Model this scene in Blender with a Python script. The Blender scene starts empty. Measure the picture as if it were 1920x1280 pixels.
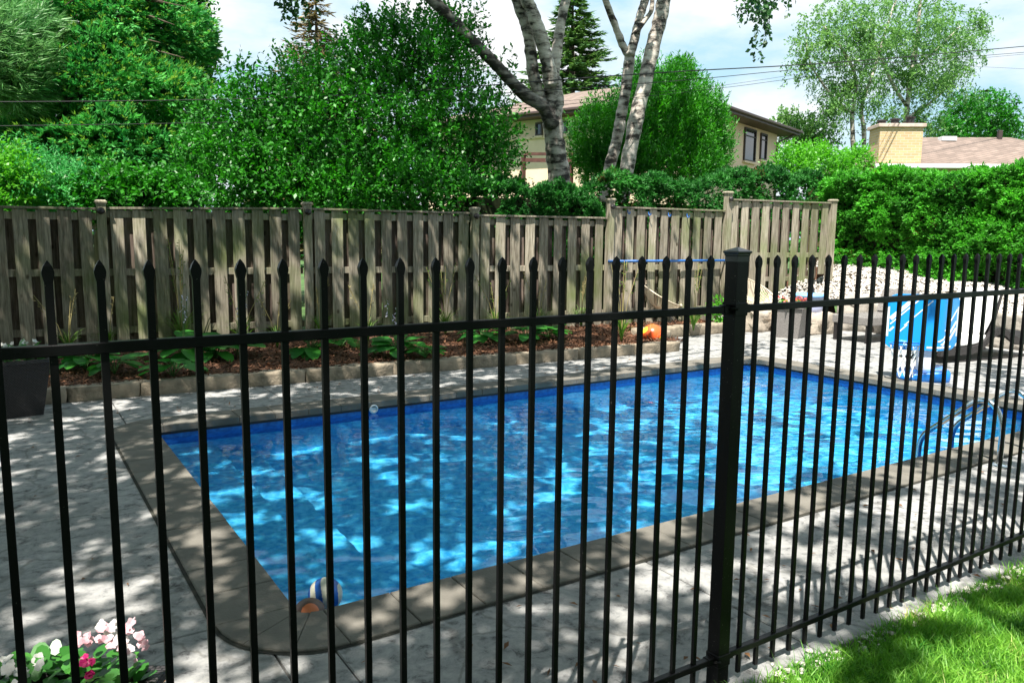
import bpy, math, random
import numpy as np
from math import sin, cos, radians, pi, sqrt, hypot, atan2
from mathutils import Vector, noise
random.seed(7)
rng = np.random.default_rng(7)
scn = bpy.context.scene
COL = scn.collection

# ------------------------------------------------------------------ camera
FPX, YAW, PITCH, ROLL, EYE = 1470.5, 0.57489, 0.13482, 0.0103036, 1.6
CF = np.array([sin(YAW)*cos(PITCH), cos(YAW)*cos(PITCH), -sin(PITCH)])
_r0 = np.array([cos(YAW), -sin(YAW), 0.0]); _u0 = np.cross(_r0, CF)
CR = cos(ROLL)*_r0 + sin(ROLL)*_u0
CU = -sin(ROLL)*_r0 + cos(ROLL)*_u0
cam = bpy.data.cameras.new('camera'); camo = bpy.data.objects.new('camera', cam); COL.objects.link(camo)
cam.sensor_width = 36.0; cam.lens = FPX/1920*36; cam.clip_end = 2000; cam.clip_start = 0.05
from mathutils import Matrix
camo.matrix_world = Matrix(((CR[0], CU[0], -CF[0], 0), (CR[1], CU[1], -CF[1], 0), (CR[2], CU[2], -CF[2], EYE), (0, 0, 0, 1)))
cam.dof.use_dof = False
scn.camera = camo

# ------------------------------------------------------------------ light
SUN = Vector((-0.49, -0.38, 1.33)).normalized()
EL = math.asin(SUN.z); AZ = atan2(SUN.x, SUN.y)
w = bpy.data.worlds.new("World"); scn.world = w; w.use_nodes = True
nt = w.node_tree; N = nt.nodes; Lk = nt.links
for n in list(N): N.remove(n)
out = N.new('ShaderNodeOutputWorld'); bg = N.new('ShaderNodeBackground'); sky = N.new('ShaderNodeTexSky')
sky.sky_type = 'NISHITA'; sky.sun_disc = False; sky.sun_elevation = EL; sky.sun_rotation = AZ
sky.air_density = 1.0; sky.dust_density = 1.5
bg.inputs['Strength'].default_value = 0.05
tc = N.new('ShaderNodeTexCoord'); mp = N.new('ShaderNodeMapping'); mp.inputs['Scale'].default_value = (1.6, 1.6, 4.5)
mp.inputs['Location'].default_value = (3.1, 0.4, 0.35)
nz = N.new('ShaderNodeTexNoise'); nz.inputs['Scale'].default_value = 1.6; nz.inputs['Detail'].default_value = 7; nz.inputs['Roughness'].default_value = 0.55
rp = N.new('ShaderNodeValToRGB'); rp.color_ramp.elements[0].position = 0.43; rp.color_ramp.elements[1].position = 0.58
mx = N.new('ShaderNodeMix'); mx.data_type = 'RGBA'
mx.inputs[7].default_value = (9.8, 9.9, 10.1, 1)
Lk.new(tc.outputs['Generated'], mp.inputs[0]); Lk.new(mp.outputs[0], nz.inputs[0]); Lk.new(nz.outputs[0], rp.inputs[0])
hz = N.new('ShaderNodeMix'); hz.data_type = 'RGBA'; hz.inputs[0].default_value = 0.8; hz.inputs[7].default_value = (5.4, 8.3, 10.1, 1); Lk.new(sky.outputs[0], hz.inputs[6])
Lk.new(rp.outputs[0], mx.inputs[0]); Lk.new(hz.outputs[2], mx.inputs[6]); Lk.new(mx.outputs[2], bg.inputs[0]); Lk.new(bg.outputs[0], out.inputs[0])
sl = bpy.data.lights.new('sun', 'SUN'); sl.energy = 5.0; sl.angle = radians(0.5); sl.color = (1.0, 0.95, 0.87)
so = bpy.data.objects.new('sun', sl); COL.objects.link(so); so.rotation_euler = (-SUN).to_track_quat('-Z', 'Y').to_euler()
so.location = (0, 0, 20)
scn.view_settings.view_transform = 'Standard'; scn.view_settings.look = 'None'; scn.view_settings.exposure = 1.25
scn.view_settings.gamma = 1
scn.cycles.max_bounces = 8; scn.cycles.transparent_max_bounces = 12
scn.cycles.sample_clamp_indirect = 4.0
scn.cycles.use_denoising = True
CAUSTIC = True

# ------------------------------------------------------------------ pixel <-> world (photograph is 1920x1280)
def ray(x, y): return CF + CR*(x-960)/FPX - CU*(y-640)/FPX
def G(x, y, z=0.0):
    r = ray(x, y); t = (z-EYE)/r[2]; return Vector((r[0]*t, r[1]*t, z))
def PY(x, y, Y):
    r = ray(x, y); t = Y/r[1]; return Vector((r[0]*t, Y, EYE+r[2]*t))
def PX(x, y, X):
    r = ray(x, y); t = X/r[0]; return Vector((X, r[1]*t, EYE+r[2]*t))
def depth(p): return p[0]*CF[0]+p[1]*CF[1]+(p[2]-EYE)*CF[2]

# ------------------------------------------------------------------ materials
def newmat(name):
    m = bpy.data.materials.new(name); m.use_nodes = True
    return m, m.node_tree.nodes, m.node_tree.links, m.node_tree.nodes['Principled BSDF']
def simple(name, col, rough=0.5, metal=0.0, var=0.0, scale=8.0, bump=0.0, bscale=60.0, spec=0.5, stretch=(1, 1, 1)):
    m, n, l, p = newmat(name)
    p.inputs['Roughness'].default_value = rough; p.inputs['Metallic'].default_value = metal
    p.inputs['Specular IOR Level'].default_value = spec
    p.inputs['Base Color'].default_value = (*col, 1)
    t = n.new('ShaderNodeTexCoord'); mp = n.new('ShaderNodeMapping'); mp.inputs['Scale'].default_value = stretch
    l.new(t.outputs['Object'], mp.inputs[0])
    if var > 0:
        z = n.new('ShaderNodeTexNoise'); z.inputs['Scale'].default_value = scale; z.inputs['Detail'].default_value = 6
        l.new(mp.outputs[0], z.inputs[0])
        r = n.new('ShaderNodeValToRGB'); r.color_ramp.elements[0].position = 0.3; r.color_ramp.elements[1].position = 0.7
        r.color_ramp.elements[0].color = (*[c*(1-var) for c in col], 1); r.color_ramp.elements[1].color = (*[min(1, c*(1+var)) for c in col], 1)
        l.new(z.outputs[0], r.inputs[0]); l.new(r.outputs[0], p.inputs['Base Color'])
    if bump > 0:
        z2 = n.new('ShaderNodeTexNoise'); z2.inputs['Scale'].default_value = bscale; z2.inputs['Detail'].default_value = 4
        b = n.new('ShaderNodeBump'); b.inputs['Strength'].default_value = bump; b.inputs['Distance'].default_value = 0.01
        l.new(mp.outputs[0], z2.inputs[0]); l.new(z2.outputs[0], b.inputs['Height']); l.new(b.outputs[0], p.inputs['Normal'])
    return m
def leafmat(name, a, b, trans=0.35, rough=0.45, big=1.5, spec=0.4):
    a = tuple(c*.80 for c in a); b = tuple(c*.84 for c in b)
    m, n, l, p = newmat(name)
    g = n.new('ShaderNodeNewGeometry'); r = n.new('ShaderNodeValToRGB')
    r.color_ramp.elements[0].color = (*a, 1); r.color_ramp.elements[1].color = (*b, 1)
    t = n.new('ShaderNodeTexCoord'); z = n.new('ShaderNodeTexNoise'); z.inputs['Scale'].default_value = big; z.inputs['Detail'].default_value = 3
    l.new(t.outputs['Object'], z.inputs[0])
    mm = n.new('ShaderNodeMath'); mm.operation = 'MULTIPLY_ADD'; mm.inputs[1].default_value = 0.55
    m2 = n.new('ShaderNodeMath'); m2.operation = 'MULTIPLY_ADD'; m2.inputs[1].default_value = 1.6; m2.inputs[2].default_value = -0.55
    l.new(z.outputs[0], m2.inputs[0]); l.new(g.outputs['Random Per Island'], mm.inputs[0]); l.new(m2.outputs[0], mm.inputs[2]); l.new(mm.outputs[0], r.inputs[0])
    l.new(r.outputs[0], p.inputs['Base Color']); p.inputs['Roughness'].default_value = rough; p.inputs['Specular IOR Level'].default_value = spec
    tr = n.new('ShaderNodeBsdfTranslucent'); mxs = n.new('ShaderNodeMixShader'); mxs.inputs[0].default_value = trans
    hs = n.new('ShaderNodeHueSaturation'); hs.inputs['Value'].default_value = 1.7; hs.inputs['Saturation'].default_value = 1.05
    l.new(r.outputs[0], hs.inputs['Color']); l.new(hs.outputs[0], tr.inputs[0])
    l.new(p.outputs[0], mxs.inputs[1]); l.new(tr.outputs[0], mxs.inputs[2])
    l.new(mxs.outputs[0], n['Material Output'].inputs[0])
    return m
M = {}
M['black'] = simple('black_powder_coat', (0.004, 0.004, 0.0045), 0.4, bump=0.05, bscale=300, spec=0.18)
M['dusty'] = simple('black_dusty_cap', (0.012, 0.013, 0.018), 0.3)
M['steel'] = simple('polished_steel', (0.72, 0.74, 0.76), 0.14, metal=1.0)
M['concrete_joint'] = simple('mossy_joint', (0.025, 0.025, 0.018), 0.95, var=0.6, scale=12)
M['coping'] = simple('coping_paver', (0.145, 0.134, 0.113), 0.85, var=0.22, scale=5, bump=0.35, bscale=120)
M['kerb'] = simple('edging_stone', (0.27, 0.225, 0.165), 0.9, var=0.35, scale=9, bump=0.9, bscale=35)
M['rock'] = simple('pale_rock', (0.44, 0.38, 0.31), 0.9, var=0.4, scale=4, bump=0.8, bscale=30)
M['rockwall'] = simple('grey_wall_stone', (0.34, 0.31, 0.27), 0.9, var=0.4, scale=5, bump=0.9, bscale=25)
M['pebble'] = simple('pebble', (0.62, 0.57, 0.50), 0.8, var=0.3, scale=14)
M['mulchsheet'] = simple('mulch_sheet', (0.08, 0.036, 0.018), 0.95, var=0.6, scale=25, bump=1.0, bscale=60)
M['soil'] = simple('soil', (0.05, 0.035, 0.02), 0.95, var=0.5)
M['ground'] = simple('ground_grass', (0.045, 0.10, 0.02), 0.95, var=0.5, scale=3, bump=0.8, bscale=20)
M['lawnbase'] = simple('lawn_base', (0.03, 0.075, 0.016), 0.95, var=0.4, scale=20, bump=1.0, bscale=90)
M['bark_birch'] = None
M['bark'] = simple('bark_brown', (0.09, 0.065, 0.045), 0.9, var=0.5, scale=8, bump=1, bscale=25, stretch=(1, 1, 0.3))
M['wicker'] = None
M['white'] = simple('white_plastic', (0.78, 0.79, 0.80), 0.4)
M['blue_plastic'] = simple('blue_plastic', (0.012, 0.20, 0.66), 0.3)
M['blue_board'] = simple('blue_board', (0.01, 0.30, 0.76), 0.35)
M['navy'] = simple('blue_fabric', (0.02, 0.13, 0.42), 0.5)
M['cord'] = simple('cream_cord', (0.62, 0.53, 0.40), 0.6)
M['cushion'] = simple('white_cushion', (0.80, 0.79, 0.77), 0.8, bump=0.3, bscale=15)
M['net'] = simple('white_net', (0.8, 0.8, 0.78), 0.8)
M['lavender'] = simple('lavender_plastic', (0.42, 0.46, 0.66), 0.5)
M['lid'] = simple('pale_blue_lid', (0.20, 0.42, 0.72), 0.5)
M['stucco'] = simple('cream_stucco', (0.72, 0.58, 0.41), 0.9, var=0.06, scale=2, bump=0.2, bscale=80)
M['soffit'] = simple('brown_soffit', (0.10, 0.06, 0.05), 0.7)
M['fascia'] = simple('brown_fascia', (0.07, 0.045, 0.04), 0.5)
M['glass'] = simple('dark_glass', (0.02, 0.025, 0.03), 0.06, spec=0.9)
M['frame'] = simple('brown_frame', (0.05, 0.035, 0.03), 0.5)
M['trimw'] = simple('white_gutter', (0.75, 0.76, 0.78), 0.5)
M['darkmetal'] = simple('dark_metal', (0.05, 0.045, 0.045), 0.5, metal=0.6)
M['deckrail'] = simple('red_brown_wood', (0.10, 0.04, 0.03), 0.7, var=0.3)
M['wire'] = simple('black_cable', (0.008, 0.008, 0.009), 0.6)
M['stalk'] = simple('dry_stalk', (0.30, 0.25, 0.10), 0.8, var=0.3)
M['stem'] = simple('green_stem', (0.06, 0.14, 0.03), 0.7)

def brickish(name, c1, c2, mortar, scale, bw=0.5, rh=0.25, ms=0.02, rough=0.9):
    m, n, l, p = newmat(name)
    t = n.new('ShaderNodeTexCoord'); br = n.new('ShaderNodeTexBrick')
    br.inputs['Color1'].default_value = (*c1, 1); br.inputs['Color2'].default_value = (*c2, 1); br.inputs['Mortar'].default_value = (*mortar, 1)
    br.inputs['Scale'].default_value = scale; br.inputs['Mortar Size'].default_value = ms
    br.inputs['Brick Width'].default_value = bw; br.inputs['Row Height'].default_value = rh
    l.new(t.outputs['UV'], br.inputs[0]); l.new(br.outputs[0], p.inputs['Base Color']); p.inputs['Roughness'].default_value = rough
    b = n.new('ShaderNodeBump'); b.inputs['Strength'].default_value = 0.4; b.inputs['Distance'].default_value = 0.01
    l.new(br.outputs['Fac'], b.inputs['Height']); b.invert = True; l.new(b.outputs[0], p.inputs['Normal'])
    return m
M['shingle'] = brickish('brown_shingle', (0.15, 0.11, 0.09), (0.23, 0.17, 0.14), (0.09, 0.07, 0.055), 1.0, 0.45, 0.16, 0.012)
M['brick'] = brickish('buff_brick', (0.62, 0.43, 0.22), (0.50, 0.34, 0.18), (0.55, 0.48, 0.38), 1.0, 0.22, 0.075, 0.008)
def wickermat(name, col, sx=55.0):
    m, n, l, p = newmat(name)
    t = n.new('ShaderNodeTexCoord'); br = n.new('ShaderNodeTexBrick'); br.offset = 0.5
    br.inputs['Color1'].default_value = (*col, 1); br.inputs['Color2'].default_value = (*[c*0.75 for c in col], 1); br.inputs['Mortar'].default_value = (*[c*0.12 for c in col], 1)
    br.inputs['Scale'].default_value = 1.0; br.inputs['Brick Width'].default_value = 0.02; br.inputs['Row Height'].default_value = 0.012; br.inputs['Mortar Size'].default_value = 0.0022
    l.new(t.outputs['UV'], br.inputs[0]); l.new(br.outputs[0], p.inputs['Base Color']); p.inputs['Roughness'].default_value = 0.5
    b = n.new('ShaderNodeBump'); b.inputs['Strength'].default_value = 0.9; b.inputs['Distance'].default_value = 0.004; b.invert = True
    l.new(br.outputs['Fac'], b.inputs['Height']); l.new(b.outputs[0], p.inputs['Normal'])
    return m
M['wicker'] = wickermat('dark_wicker', (0.045, 0.04, 0.042))
M['wicker_grey'] = wickermat('grey_wicker', (0.44, 0.41, 0.39))
def deckmat():
    m, n, l, p = newmat('stamped_concrete')
    t = n.new('ShaderNodeTexCoord')
    z = n.new('ShaderNodeTexNoise'); z.inputs['Scale'].default_value = 13; z.inputs['Detail'].default_value = 10; z.inputs['Roughness'].default_value = 0.72; z.inputs['Distortion'].default_value = 0.4
    z2 = n.new('ShaderNodeTexNoise'); z2.inputs['Scale'].default_value = 1.1; z2.inputs['Detail'].default_value = 4
    l.new(t.outputs['Object'], z.inputs[0]); l.new(t.outputs['Object'], z2.inputs[0])
    r = n.new('ShaderNodeValToRGB'); e = r.color_ramp.elements
    e[0].position = 0.33; e[0].color = (0.05, 0.05, 0.048, 1); e[1].position = 0.46; e[1].color = (0.28, 0.28, 0.28, 1)
    e2 = e.new(0.7); e2.color = (0.45, 0.44, 0.42, 1)
    l.new(z.outputs[0], r.inputs[0])
    r2 = n.new('ShaderNodeValToRGB'); r2.color_ramp.elements[0].position = 0.3; r2.color_ramp.elements[0].color = (0.72, 0.72, 0.70, 1); r2.color_ramp.elements[1].position = 0.7; r2.color_ramp.elements[1].color = (1, 1, 1, 1)
    l.new(z2.outputs[0], r2.inputs[0])
    mu = n.new('ShaderNodeMix'); mu.data_type = 'RGBA'; mu.blend_type = 'MULTIPLY'; mu.inputs[0].default_value = 1
    l.new(r.outputs[0], mu.inputs[6]); l.new(r2.outputs[0], mu.inputs[7])
    zz = n.new('ShaderNodeTexNoise'); zz.inputs['Scale'].default_value = 3.5; zz.inputs['Detail'].default_value = 5; l.new(t.outputs['Object'], zz.inputs[0])
    vm = n.new('ShaderNodeVectorMath'); vm.operation = 'MULTIPLY_ADD'; vm.inputs[1].default_value = (.5, .5, 0); l.new(zz.outputs['Color'], vm.inputs[0]); l.new(t.outputs['Object'], vm.inputs[2])
    vo = n.new('ShaderNodeTexVoronoi'); vo.feature = 'DISTANCE_TO_EDGE'; vo.inputs['Scale'].default_value = 1.15; l.new(vm.outputs[0], vo.inputs[0])
    rv = n.new('ShaderNodeValToRGB'); rv.color_ramp.elements[0].position = 0.004; rv.color_ramp.elements[0].color = (.42, .41, .38, 1); rv.color_ramp.elements[1].position = 0.018; rv.color_ramp.elements[1].color = (1, 1, 1, 1); l.new(vo.outputs['Distance'], rv.inputs[0])
    m3 = n.new('ShaderNodeMix'); m3.data_type = 'RGBA'; m3.blend_type = 'MULTIPLY'; m3.inputs[0].default_value = .6; l.new(mu.outputs[2], m3.inputs[6]); l.new(rv.outputs[0], m3.inputs[7])
    l.new(m3.outputs[2], p.inputs['Base Color'])
    p.inputs['Roughness'].default_value = 0.8
    b = n.new('ShaderNodeBump'); b.inputs['Strength'].default_value = 0.5; b.inputs['Distance'].default_value = 0.012
    l.new(z.outputs[0], b.inputs['Height']); l.new(b.outputs[0], p.inputs['Normal'])
    return m
M['deck'] = deckmat()
def fencewood(nm='weathered_wood', c0=(0.13, 0.11, 0.08), c1=(0.50, 0.445, 0.35), alg=.75):
    m, n, l, p = newmat(nm)
    t = n.new('ShaderNodeTexCoord'); mp = n.new('ShaderNodeMapping'); mp.inputs['Scale'].default_value = (9, 9, 0.7)
    z = n.new('ShaderNodeTexNoise'); z.inputs['Scale'].default_value = 5; z.inputs['Detail'].default_value = 8; z.inputs['Roughness'].default_value = 0.65
    l.new(t.outputs['Object'], mp.inputs[0]); l.new(mp.outputs[0], z.inputs[0])
    r = n.new('ShaderNodeValToRGB'); e = r.color_ramp.elements
    e[0].position = 0.3; e[0].color = (*c0, 1); e[1].position = 0.7; e[1].color = (*c1, 1)
    l.new(z.outputs[0], r.inputs[0])
    # algae staining in patches
    z2 = n.new('ShaderNodeTexNoise'); z2.inputs['Scale'].default_value = 1.3; z2.inputs['Detail'].default_value = 5
    l.new(t.outputs['Object'], z2.inputs[0])
    r2 = n.new('ShaderNodeValToRGB'); r2.color_ramp.elements[0].position = 0.46; r2.color_ramp.elements[1].position = 0.68; r2.color_ramp.elements[1].color = (alg, alg, alg, 1)
    l.new(z2.outputs[0], r2.inputs[0])
    mu = n.new('ShaderNodeMix'); mu.data_type = 'RGBA'; l.new(r2.outputs[0], mu.inputs[0]); l.new(r.outputs[0], mu.inputs[6]); mu.inputs[7].default_value = (0.15, 0.20, 0.06, 1)
    g = n.new('ShaderNodeNewGeometry'); mr = n.new('ShaderNodeMapRange'); mr.inputs[3].default_value = 0.68; mr.inputs[4].default_value = 1.2
    l.new(g.outputs['Random Per Island'], mr.inputs[0])
    mk = n.new('ShaderNodeMapping'); mk.inputs['Scale'].default_value = (4.2, 0.3, 2.6); l.new(t.outputs['Object'], mk.inputs[0])
    vk = n.new('ShaderNodeTexVoronoi'); vk.inputs['Scale'].default_value = 1.0; l.new(mk.outputs[0], vk.inputs[0])
    rk_ = n.new('ShaderNodeValToRGB'); rk_.color_ramp.elements[0].position = 0.05; rk_.color_ramp.elements[0].color = (.3, .26, .22, 1); rk_.color_ramp.elements[1].position = 0.11; rk_.color_ramp.elements[1].color = (1, 1, 1, 1); l.new(vk.outputs['Distance'], rk_.inputs[0])
    m4 = n.new('ShaderNodeMix'); m4.data_type = 'RGBA'; m4.blend_type = 'MULTIPLY'; m4.inputs[0].default_value = .9; l.new(mu.outputs[2], m4.inputs[6]); l.new(rk_.outputs[0], m4.inputs[7])
    hs = n.new('ShaderNodeHueSaturation'); l.new(m4.outputs[2], hs.inputs['Color']); l.new(mr.outputs[0], hs.inputs['Value'])
    l.new(hs.outputs[0], p.inputs['Base Color']); p.inputs['Roughness'].default_value = 0.9; p.inputs['Specular IOR Level'].default_value = 0.2
    b = n.new('ShaderNodeBump'); b.inputs['Strength'].default_value = 0.4; b.inputs['Distance'].default_value = 0.006
    l.new(z.outputs[0], b.inputs['Height']); l.new(b.outputs[0], p.inputs['Normal'])
    return m
M['wood'] = fencewood()
M['wood_back'] = fencewood('brown_shaded_wood', (0.06, 0.042, 0.034), (0.23, 0.18, 0.15), .25)  # reddish brown back wood, darkened further for the shade in the gaps
def birchmat(nm='birch_bark', dk=1.0, sh_=0.0):
    m, n, l, p = newmat(nm)
    t = n.new('ShaderNodeTexCoord'); mp = n.new('ShaderNodeMapping'); mp.inputs['Scale'].default_value = (1.3, 1.3, 3.6)
    z = n.new('ShaderNodeTexNoise'); z.inputs['Scale'].default_value = 2.6; z.inputs['Detail'].default_value = 7; z.inputs['Roughness'].default_value = 0.6
    l.new(t.outputs['Object'], mp.inputs[0]); l.new(mp.outputs[0], z.inputs[0])
    z2 = n.new('ShaderNodeTexNoise'); z2.inputs['Scale'].default_value = 2.6; z2.inputs['Detail'].default_value = 8; z2.inputs['Roughness'].default_value = .65
    l.new(t.outputs['Object'], z2.inputs[0])
    ad = n.new('ShaderNodeMath'); ad.operation = 'MULTIPLY_ADD'; ad.inputs[1].default_value = 0.6; l.new(z2.outputs[0], ad.inputs[0]); l.new(z.outputs[0], ad.inputs[2])
    r = n.new('ShaderNodeValToRGB'); e = r.color_ramp.elements
    e[0].position = 0.68+sh_; e[0].color = (0.03, 0.025, 0.02, 1); e[1].position = 0.80+sh_; e[1].color = (0.36*dk, 0.32*dk, 0.275*dk, 1)
    e3 = e.new(0.98); e3.color = (0.64*dk, 0.59*dk, 0.52*dk, 1)
    l.new(ad.outputs[0], r.inputs[0]); l.new(r.outputs[0], p.inputs['Base Color']); p.inputs['Roughness'].default_value = 0.85
    b = n.new('ShaderNodeBump'); b.inputs['Strength'].default_value = 0.7; b.inputs['Distance'].default_value = 0.02
    l.new(ad.outputs[0], b.inputs['Height']); l.new(b.outputs[0], p.inputs['Normal'])
    return m
M['bark_birch'] = birchmat()
M['bark_limb'] = birchmat('birch_bark_mossy', 0.45, 0.05)
L_ = {
 'bush': leafmat('apple_leaf', (0.006, 0.055, 0.010), (0.06, 0.36, 0.022), 0.25),
 'conifer': leafmat('cypress_spray', (0.016, 0.19, 0.05), (0.13, 0.52, 0.09), 0.25, 0.6),
 'tips': leafmat('cypress_new_tips', (0.08, 0.30, 0.04), (0.27, 0.42, 0.05), 0.3, 0.6),
 'hedge': leafmat('cedar_hedge', (0.008, 0.11, 0.012), (0.15, 0.60, 0.05), 0.3, 0.55),
 'hedge_dark': leafmat('cedar_back_hedge', (0.010, 0.095, 0.020), (0.06, 0.30, 0.04), 0.25, 0.6),
 'rust': leafmat('browned_cedar_spray', (0.12, 0.05, 0.02), (0.25, 0.12, 0.04), 0.2, 0.7),
 'yew': leafmat('column_shrub_leaf', (0.007, 0.095, 0.012), (0.08, 0.40, 0.02), 0.3, 0.5),
 'spruce': leafmat('spruce_needle', (0.015, 0.09, 0.03), (0.15, 0.30, 0.05), 0.12, 0.7),
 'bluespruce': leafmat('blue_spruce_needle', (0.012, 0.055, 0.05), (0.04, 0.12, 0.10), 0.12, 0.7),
 'brownspruce': leafmat('spruce_with_cones', (0.06, 0.10, 0.05), (0.34, 0.24, 0.10), 0.12, 0.7),
 'birch': leafmat('birch_leaf', (0.05, 0.17, 0.05), (0.22, 0.42, 0.10), 0.35),
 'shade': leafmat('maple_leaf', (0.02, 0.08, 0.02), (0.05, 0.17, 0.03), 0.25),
 'bright': leafmat('bright_shrub_leaf', (0.05, 0.27, 0.02), (0.16, 0.50, 0.04), 0.4),
 'teal': leafmat('feathery_shrub_leaf', (0.02, 0.20, 0.055), (0.11, 0.48, 0.11), 0.35),
 'pine': leafmat('pine_needle', (0.05, 0.22, 0.06), (0.22, 0.45, 0.14), 0.25),
 'hosta': leafmat('hosta_leaf', (0.016, 0.14, 0.03), (0.07, 0.32, 0.04), 0.35, 0.4),
 'lily': leafmat('lily_blade', (0.04, 0.15, 0.02), (0.20, 0.36, 0.05), 0.35),
 'begonia': leafmat('begonia_leaf', (0.02, 0.13, 0.02), (0.09, 0.32, 0.05), 0.3, 0.35),
 'grass': leafmat('grass_blade', (0.018, 0.18, 0.014), (0.11, 0.44, 0.04), 0.35, 0.5, big=3),
 'pinkfl': leafmat('pink_petal', (0.75, 0.35, 0.42), (0.85, 0.66, 0.68), 0.3),
 'whitefl': leafmat('white_petal', (0.78, 0.76, 0.74), (0.85, 0.83, 0.80), 0.3),
 'magentafl': leafmat('magenta_petal', (0.50, 0.01, 0.14), (0.62, 0.03, 0.20), 0.3),
 'redfl': leafmat('red_petal', (0.65, 0.04, 0.04), (0.80, 0.25, 0.22), 0.3),
 'lilacfl': leafmat('lilac_petal', (0.55, 0.48, 0.72), (0.75, 0.72, 0.85), 0.3),
 'mulch': leafmat('bark_chip', (0.06, 0.025, 0.013), (0.24, 0.11, 0.055), 0.0, 0.9),
 'litter': leafmat('dry_leaf', (0.12, 0.05, 0.02), (0.30, 0.15, 0.06), 0.1, 0.8),
}

for _n in L_['grass'].node_tree.nodes:
    if _n.type == 'VALTORGB':
        _e = _n.color_ramp.elements.new(0.86); _e.color = (0.24, 0.50, 0.06, 1); _n.color_ramp.elements[-1].color = (0.52, 0.46, 0.20, 1)
# specks of dust on the black paint
_m = M['black']; _n = _m.node_tree.nodes; _l = _m.node_tree.links; _p = _n['Principled BSDF']
_t = _n.new('ShaderNodeTexCoord'); _g = _n.new('ShaderNodeNewGeometry'); _z = _n.new('ShaderNodeTexNoise'); _z.inputs['Scale'].default_value = 170; _z.inputs['Detail'].default_value = 2
_l.new(_g.outputs['Position'], _z.inputs[0]); _r = _n.new('ShaderNodeValToRGB'); _r.color_ramp.elements[0].position = 0.71; _r.color_ramp.elements[0].color = (0.004, 0.004, 0.0045, 1); _r.color_ramp.elements[1].position = 0.76; _r.color_ramp.elements[1].color = (0.12, 0.115, 0.10, 1)
_l.new(_z.outputs[0], _r.inputs[0]); _l.new(_r.outputs[0], _p.inputs['Base Color'])
# ------------------------------------------------------------------ mesh helpers
def mesh_obj(name, V, F, mat=None, parent=None, smooth=False, uv=False):
    me = bpy.data.meshes.new(name); me.from_pydata([tuple(v) for v in V], [], F); me.validate(); me.update()
    return link(name, me, mat, parent, smooth, uv)
def link(name, me, mat, parent, smooth=False, uv=False):
    if smooth: me.polygons.foreach_set('use_smooth', [True]*len(me.polygons))
    if uv: boxuv(me)
    if mat: me.materials.append(mat)
    o = bpy.data.objects.new(name, me); COL.objects.link(o)
    if parent: o.parent = parent
    return o
def boxuv(me):
    u = me.uv_layers.new(name='uv')
    for p in me.polygons:
        n = p.normal
        a = Vector((0, 0, 1)) if abs(n.z) < 0.95 else Vector((0, 1, 0))
        s = a.cross(n); s.normalize(); t = n.cross(s)
        for li in p.loop_indices:
            c = me.vertices[me.loops[li].vertex_index].co
            u.data[li].uv = (c.dot(s), c.dot(t))
def quads_obj(name, V, mat, parent=None, k=4):
    V = np.asarray(V, dtype=np.float32).reshape(-1, 3); n = len(V)//k
    me = bpy.data.meshes.new(name)
    me.vertices.add(len(V)); me.vertices.foreach_set('co', V.ravel())
    me.loops.add(n*k); me.loops.foreach_set('vertex_index', np.arange(n*k, dtype=np.int32))
    me.polygons.add(n); me.polygons.foreach_set('loop_start', np.arange(0, n*k, k, dtype=np.int32))
    try: me.polygons.foreach_set('loop_total', np.full(n, k, dtype=np.int32))
    except Exception: pass
    me.update(calc_edges=True); me.validate()
    return link(name, me, mat, parent)
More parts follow.
